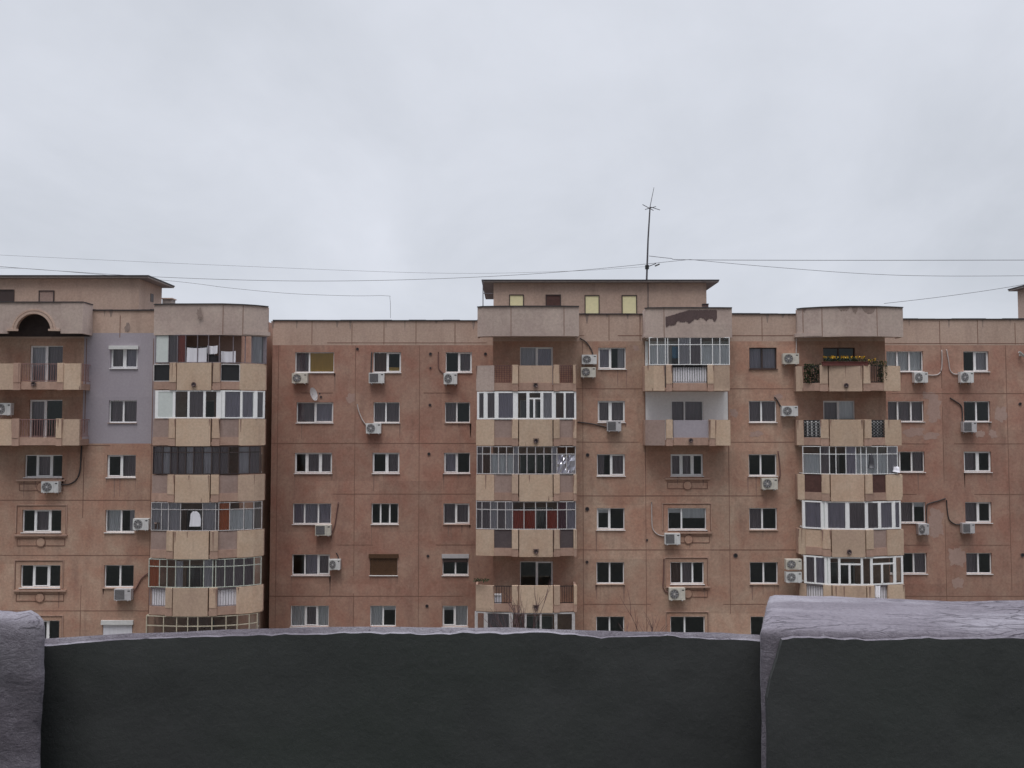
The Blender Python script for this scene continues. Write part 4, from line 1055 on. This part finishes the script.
q = P(895, 472, 43.9); mb = MB(); mb.tube([(0,0,0), (.02,0,.12), (0,0,.22), (-.02,0,.28), (0,0,.31)], .23, 'laundry', 10, .15)
tag(mb.build('bag', loc=q, smooth=True), 'white bag standing at the right end of a thin-framed glazed balcony', 'bag')
q = P(871, 468, 43.52); mb = MB(); mb.tube([(0,0,0), (0,0,.25), (.01,0,.48), (0,0,.66), (0,0,.72)], .17, 'darkth', 10, .06)
tag(mb.build('hanging_coat', loc=q, smooth=True), 'dark garment hanging behind the pale right side of the glazed balcony', 'coat')
q = P(160, 529, 42.2); mb = MB(); mb.box(-.25, .25, -.03, .2, 0, .26, 'c_brown'); mb.box(-.27, .27, -.05, .22, .262, .32, 'greybrd')
tag(mb.build('crate', loc=q), 'brown lidded crate at the left end of the glazed balcony with the shirt', 'crate')
def plant(name, px, py, Y, w, h, lab, cat='plant', n=160, flowers=0, pot=None, spill=0, group=None):
    base = P(px, py, Y); t = tag(empty(name, base), lab, cat, group)
    mb = MB(); fl = MB(); st = MB()
    for i in range(max(5, int(w*9))):
        x = random.uniform(-w/2, w/2); hh = h*random.uniform(.5, 1)
        st.tube([(x*.7, 0, 0), (x, random.uniform(-.1, .1), hh*.5), (x+random.uniform(-.12, .12), random.uniform(-.15, .1), hh)], .008, 'leaf', 4)
    def leaf(mbx, c, s_, mat):
        a = Vector((random.uniform(-1, 1), random.uniform(-1, 1), random.uniform(-1, 1))).normalized(); q = a.cross(Vector((random.random(), random.random(), 1))).normalized()
        c = Vector(c); mbx.face([c-a*s_, c+q*s_*.5, c+a*s_, c-q*s_*.5], mat)
    for i in range(n): leaf(mb, (random.uniform(-w/2, w/2), random.uniform(-.16, .14), random.uniform(-spill, h)), random.uniform(.03, .07), 'leaf')
    for i in range(flowers):
        x = random.uniform(-w/2, w/2)
        if math.sin(x*9+1) + math.sin(x*23) < -.5: continue
        leaf(fl, (x, random.uniform(-.18, .05), h*random.uniform(.65, 1.1)), random.uniform(.025, .055), 'flower')
    mb.build('foliage', t); st.build('stem', t)
    if flowers: fl.build('flowers', t)
    if pot:
        pb = MB(); pb.box(-w/2-.05, w/2+.05, -.11, .11, -.2, -.001, 'pot'); pb.box(-w/2-.07, w/2+.07, -.13, .13, -.04, .004, 'pot'); pb.build('planter', t)
    return t
plant('flower_box', 845, 361.8, 43.42, 2.15, .26, 'long terracotta box of yellow flowers on the top right balcony rail', 'flower box', 300, 260, True)
plant('potted_plant', 812.5, 383, 43.95, .85, .98, 'bushy dark green plant filling the left railing opening below the flowers', 'plant', 900)
plant('potted_plant', 882.5, 382, 43.75, .42, 1.05, 'dark green plant in the right railing opening of the flower balcony', 'plant', 380, 14)
plant('potted_plant', 872.5, 366, 43.55, .5, .35, 'small plant with a few yellow flowers, right of the flower box', 'plant', 90, 30)
plant('potted_plant', 481, 581.5, 43.6, .75, .14, 'low trailing green plant on the lowest open middle balcony', 'plant', 120)
mb = MB(); q = P(497, 603, 43.75); mb.box(-.22, .22, -.2, .2, 0, .55, 'laundry'); mb.box(-.24, .24, -.22, .22, .553, .62, 'acgrey')
tag(mb.build('storage_box', loc=(q.x, 43.9, zs(4)+.17)), 'pale box standing behind the railing of the lowest open balcony', 'box')
mb = MB(); mb.tube([(0, 0, 0), (0, 0, .9)], .03, 'wire', 6); mb.tube([(-.1, 0, .9), (0.35, -.1, .55)], .02, 'wire', 5)
mb = None

# ------------------------------------------------------------------ bare trees down in the yard between the houses
def bare_tree(px, py, Y, lab, seed, spread):
    random.seed(seed); topz = P(px, py, Y); t = tag(empty('bare_tree', (topz.x, Y, 0)), lab, 'tree', 'bare trees beyond the parapet')
    Ht = topz.z; tr = MB(); tr.tube([(0,0,0), (.1,.05,Ht*.3), (.0,0,Ht*.6), (-.05,0,Ht*.86)], .2, 'bark', 8, .05); tr.build('trunk', t)
    cr = MB()
    def grow(p, d, L, r, lev):
        q = p + d*L*.5 + Vector((random.uniform(-.05, .05), random.uniform(-.05, .05), 0)); e = p + d*L
        cr.tube([p, q, e], r, 'bark', 4, r*.5)
        if lev:
            for i in range(3):
                nd = (d + Vector((random.uniform(-.5, .5), random.uniform(-.5, .5), random.uniform(.0, .35)))).normalized()
                grow(p + d*L*random.uniform(.45, 1), nd, L*random.uniform(.5, .72), r*.55, lev-1)
    for i in range(14):
        z = Ht*random.uniform(.45, .85); a = random.uniform(0, 6.28)
        grow(Vector((0, 0, z)), Vector((math.cos(a)*spread, math.sin(a)*spread, 1.4)).normalized(), min(2.3, (Ht-z)*.5), .03, 2)
    for dx in (-.26, .02, .24): grow(Vector((dx*.3, 0, Ht*.86)), Vector((dx*.35, 0, 1)).normalized(), Ht*random.uniform(.075, .10), .022, 2)
    cr.build('crown', t)
bare_tree(527, 592, 27, 'bare twigs rising before the middle balcony stack, above the parapet edge', 4, .45)
bare_tree(650, 617, 27, 'low bare twigs just above the parapet, right of the middle stack', 9, .45)

# ------------------------------------------------------------------ near parapet on the roof we stand on
EYE = EZ
def rough_block(name, x0, x1, y0, y1, z0, z1, bev, seed, mat='cement', topfn=None, step=.03, amp=.012, shear=None):
    """rounded, hand-plastered masonry: a fine grid box whose arrises are worn and whose faces wobble"""
    from mathutils import noise as NZ
    nx, ny, nz = max(2, int((x1-x0)/step)), max(2, int((y1-y0)/step)), max(2, int(min(z1-z0, 1.1)/step))
    xs = [x0+(x1-x0)*i/nx for i in range(nx+1)]; ys = [y0+(y1-y0)*i/ny for i in range(ny+1)]; zl = max(z0, z1-.9); zs_ = [z0]+[zl+(z1-zl)*i/nz for i in range(nz+1)] if zl > z0 else [z0+(z1-z0)*i/nz for i in range(nz+1)]
    idx = {}; V = []; Fc = []
    def vid(x, y, z):
        k = (round(x, 5), round(y, 5), round(z, 5))
        if k not in idx:
            c = Vector((min(max(x, x0+bev), x1-bev), min(max(y, y0+bev), y1-bev), min(z, z1-bev)))
            v = Vector((x, y, z)); d = v-c
            if d.length > bev: d = d.normalized()*bev
            v = c+d
            s_ = Vector((seed*3.1, seed*1.7, 0))
            w = NZ.noise(v*3+s_)*amp + NZ.noise(v*11+s_)*amp*.55 + NZ.noise(v*34+s_)*amp*.28
            v = v + (d.normalized() if d.length > 1e-6 else Vector((0, 0, 1)))*w
            if topfn and z > z1-.3: v.z += topfn(x, y)*min(1, (z-z1+.3)/.3)
            if shear: v.x += shear(x, y)
            idx[k] = len(V); V.append(tuple(v))
        return idx[k]
    for i in range(nx):
        for j in range(ny): Fc.append([vid(xs[i], ys[j], z1), vid(xs[i+1], ys[j], z1), vid(xs[i+1], ys[j+1], z1), vid(xs[i], ys[j+1], z1)])
        for k in range(len(zs_)-1):
            for y in (y0, y1): Fc.append([vid(xs[i], y, zs_[k]), vid(xs[i+1], y, zs_[k]), vid(xs[i+1], y, zs_[k+1]), vid(xs[i], y, zs_[k+1])])
    for j in range(ny):
        for k in range(len(zs_)-1):
            for x in (x0, x1): Fc.append([vid(x, ys[j], zs_[k]), vid(x, ys[j+1], zs_[k]), vid(x, ys[j+1], zs_[k+1]), vid(x, ys[j], zs_[k+1])])
    me = bpy.data.meshes.new(name); me.from_pydata(V, [], Fc); me.materials.append(M[mat]); me.polygons.foreach_set('use_smooth', [True]*len(Fc)); me.update()
    import bmesh
    bm = bmesh.new(); bm.from_mesh(me); bmesh.ops.recalc_face_normals(bm, faces=bm.faces); bm.to_mesh(me); bm.free()
    o = bpy.data.objects.new(name, me); COL.objects.link(o)
    return o
def coating(par, x0, x1, y, z0, ztop, seed, left=0.0, right=0.0, thick=.006):
    """bitumen coat on a face: thin solid sheet with a brushed, uneven border"""
    from mathutils import noise as NZ
    n = int((x1-x0)/.012); m_ = 40; mb = MB(); rows = []
    for i in range(n+1):
        x = x0+(x1-x0)*i/n
        zt = ztop(x) + NZ.noise(Vector((x*9, seed, 0)))*.006 + NZ.noise(Vector((x*40, seed, 3)))*.003
        rows.append([(x, zt-(zt-z0)*j/m_) for j in range(m_+1)])
    def pos(i, j):
        x, z = rows[i][j]
        if i == 0: x += NZ.noise(Vector((z*12, seed, 7)))*.003+NZ.noise(Vector((z*45, seed, 7)))*.0015
        if i == n: x += NZ.noise(Vector((z*12, seed, 9)))*.008
        x += left*max(0, (z-z0)-1.215)*max(0, 1-(x-x0)/.12)
        return (x, y - thick - .004*NZ.noise(Vector((x*4, z*4, seed))) - (.002*NZ.noise(Vector((x*25, z*25, seed)))), z)
    V = [pos(i, j) for i in range(n+1) for j in range(m_+1)]; Fc = []
    nf = len(V); k0 = 2*nf; V += list(V); V += [(v[0], y+.012, v[2]) for v in V[:nf]]
    q = lambda i, j: i*(m_+1)+j
    for i in range(n):
        for j in range(m_): Fc.append((q(i,j), q(i,j+1), q(i+1,j+1), q(i+1,j)))
        for e in (0, m_): Fc.append((q(i,e)+nf, q(i+1,e)+nf, q(i+1,e)+k0, q(i,e)+k0))
    for j in range(m_):
        for e in (0, n): Fc.append((q(e,j)+nf, q(e,j+1)+nf, q(e,j+1)+k0, q(e,j)+k0))
    me = bpy.data.meshes.new('bitumen_coat'); me.from_pydata(V, [], Fc); me.materials.append(M['bitumen']); me.materials.append(M['cement']); me.polygons.foreach_set('use_smooth', [all(q_ < nf for q_ in f) for f in Fc]); me.polygons.foreach_set('material_index', [1 if (not all(q_ < nf for q_ in f)) and max(V[q_][2] for q_ in f) - min(V[q_][2] for q_ in f) < .012 else 0 for f in Fc]); me.update()
    o = bpy.data.objects.new('bitumen_coat', me); COL.objects.link(o); o.parent = par
    return o
RZ = EYE - 1.62                                       # roof deck
d1, d2 = 1.50, 1.60
# main wall: crest line follows the photo (wavy, highest near the middle)
crest = [(-40, 640), (50, 638), (70, 637), (130, 633), (200, 630), (300, 627.5), (400, 626.5), (510, 626.5), (600, 629.5), (700, 631.5), (757, 634)]
def crest_z(x):
    px = 512 + x/d2*F
    for (a, ya), (b_, yb) in zip(crest, crest[1:]):
        if px <= b_: return P(512, ya+(yb-ya)*max(0, (px-a))/(b_-a) - 2, d2+.01).z
    return P(512, 632, d2+.01).z
zc0 = P(512, 630, d2+.01).z
wall = rough_block('parapet_wall', -9, 9, d2, d2+.20, RZ-.1, zc0, .012, 2, step=.035, amp=.006, topfn=lambda x, y: (crest_z(x)-zc0) - .45*max(0, y-d2-.008))
tag(wall, 'low dark coated roof parapet in the foreground with a rough pale top edge', 'parapet')
coating(wall, X(44, d2, 650), X(757, d2, 650)+.05, d2-.006, RZ-.05, lambda x: crest_z(x) - .011, 1)
# right block
zb_top = P(512, 630.5, d1).z
bx0 = X(759, d1, 650)
blk = rough_block('parapet_block', bx0, 2.1, d1, d1+.30, RZ-.1, zb_top, .014, 5, step=.018, amp=.004, topfn=lambda x, y: .006*math.sin(x*5),
                  shear=lambda x, y: .355*max(0, y-d1)*max(0, 1-(x-bx0)/.5))
tag(blk, 'raised parapet block at the lower right with a thick worn pale top', 'parapet')
coating(blk, X(766.5, d1, 740), 2.05, d1-.004, RZ-.05, lambda x: zb_top - .012, 2, left=.3)
# left pillar
zp_top = P(512, 612, 1.53).z
px1 = X(46, 1.5, 680)
pil = rough_block('parapet_pillar', -1.75, px1, 1.5, 1.66, RZ-.1, zp_top, .03, 8, step=.014, amp=.017, topfn=lambda x, y: -.30*max(0, y-1.54), shear=lambda x, y: -.62*max(0, y-1.5)*max(0, 1-(px1-x)/.3))
tag(pil, 'rough uncoated pale pillar of the parapet at the lower left edge', 'parapet')
# the house carrying the parapet, widened out of view to shade lower floors opposite
g = MB(); g.box(-90, 90, -12, d2+.24, 0, RZ-.12, 'paving'); g.box(-90, 90, -12, d2+.02, RZ-.118, RZ, 'bitumen'); tag(g.build('roof_deck'), kind='structure')

# ------------------------------------------------------------------ light
w = bpy.data.worlds.new('World'); scn.world = w; w.use_nodes = True; nt = w.node_tree; nt.nodes.clear()
SUN_EL, SUN_AZ = R(69), R(196)                        # high, behind the camera
out = add(nt, 'ShaderNodeOutputWorld')
sky = add(nt, 'ShaderNodeTexSky'); sky.sky_type = 'NISHITA'; sky.sun_disc = False; sky.sun_elevation = SUN_EL; sky.sun_rotation = SUN_AZ
b1 = add(nt, 'ShaderNodeBackground'); b1.inputs['Strength'].default_value = .06; nt.links.new(sky.outputs[0], b1.inputs['Color'])
co = add(nt, 'ShaderNodeTexCoord').outputs['Generated']
sx = add(nt, 'ShaderNodeSeparateXYZ'); nt.links.new(co, sx.inputs[0])
zz = add(nt, 'ShaderNodeMath', operation='ADD'); nt.links.new(sx.outputs['Z'], zz.inputs[0]); zz.inputs[1].default_value = .32
zm = add(nt, 'ShaderNodeMath', operation='MAXIMUM'); nt.links.new(zz.outputs[0], zm.inputs[0]); zm.inputs[1].default_value = .08
dv = add(nt, 'ShaderNodeVectorMath', operation='DIVIDE'); nt.links.new(co, dv.inputs[0])
cb = add(nt, 'ShaderNodeCombineXYZ'); [nt.links.new(zm.outputs[0], cb.inputs[i]) for i in range(3)]; nt.links.new(cb.outputs[0], dv.inputs[1])
v = scaled(nt, dv.outputs[0], (1.0, 1.0, .3))
n1 = noise(nt, v, .95, 6, .52, .3); n2 = noise(nt, scaled(nt, v, (1, .6, 1)), 2.6, 6, .58, .5)
ad = add(nt, 'ShaderNodeMath', operation='MULTIPLY_ADD'); nt.links.new(n2, ad.inputs[0]); ad.inputs[1].default_value = .4; nt.links.new(n1, ad.inputs[2])
cl = mixc(nt, ramp(nt, ad.outputs[0], .48, .90), (.59, .622, .685), (.79, .82, .90))
b2 = add(nt, 'ShaderNodeBackground'); nt.links.new(cl, b2.inputs['Color'])
zs_ = ramp(nt, sx.outputs['Z'], .55, .98, 1.0, 7.2)      # an overcast dome is brightest overhead ...
ys_ = ramp(nt, sx.outputs['Y'], -.6, .35, .36, 1.0)      # ... and here darker behind the camera
ml = add(nt, 'ShaderNodeMath', operation='MULTIPLY'); nt.links.new(zs_, ml.inputs[0]); nt.links.new(ys_, ml.inputs[1])
nt.links.new(ml.outputs[0], b2.inputs['Strength'])
mx = add(nt, 'ShaderNodeMixShader'); mx.inputs['Fac'].default_value = .93
nt.links.new(b1.outputs[0], mx.inputs[1]); nt.links.new(b2.outputs[0], mx.inputs[2]); nt.links.new(mx.outputs[0], out.inputs['Surface'])
sl = bpy.data.lights.new('Sun', 'SUN'); sl.energy = 1.5; sl.angle = R(26); sl.color = (1, .97, .92)
so = bpy.data.objects.new('Sun', sl); COL.objects.link(so)
dirv = Vector((math.sin(SUN_AZ)*math.cos(SUN_EL), math.cos(SUN_AZ)*math.cos(SUN_EL), math.sin(SUN_EL)))
so.rotation_euler = dirv.to_track_quat('Z', 'Y').to_euler()

# ------------------------------------------------------------------ camera
cd = bpy.data.cameras.new('Camera'); cd.sensor_width = 36; cd.lens = 36*F/1024; cd.clip_start = .05; cd.clip_end = 6000
cam = bpy.data.objects.new('Camera', cd); COL.objects.link(cam); cam.location = (0, 0, EZ); cam.rotation_euler = (math.pi/2 + PITCH, 0, 0)
scn.camera = cam
scn.render.engine = 'CYCLES'
scn.cycles.max_bounces = 6; scn.cycles.transparent_max_bounces = 12; scn.cycles.use_denoising = True
scn.view_settings.view_transform = 'Standard'; scn.view_settings.look = 'None'; scn.view_settings.exposure = 0; scn.view_settings.gamma = 1
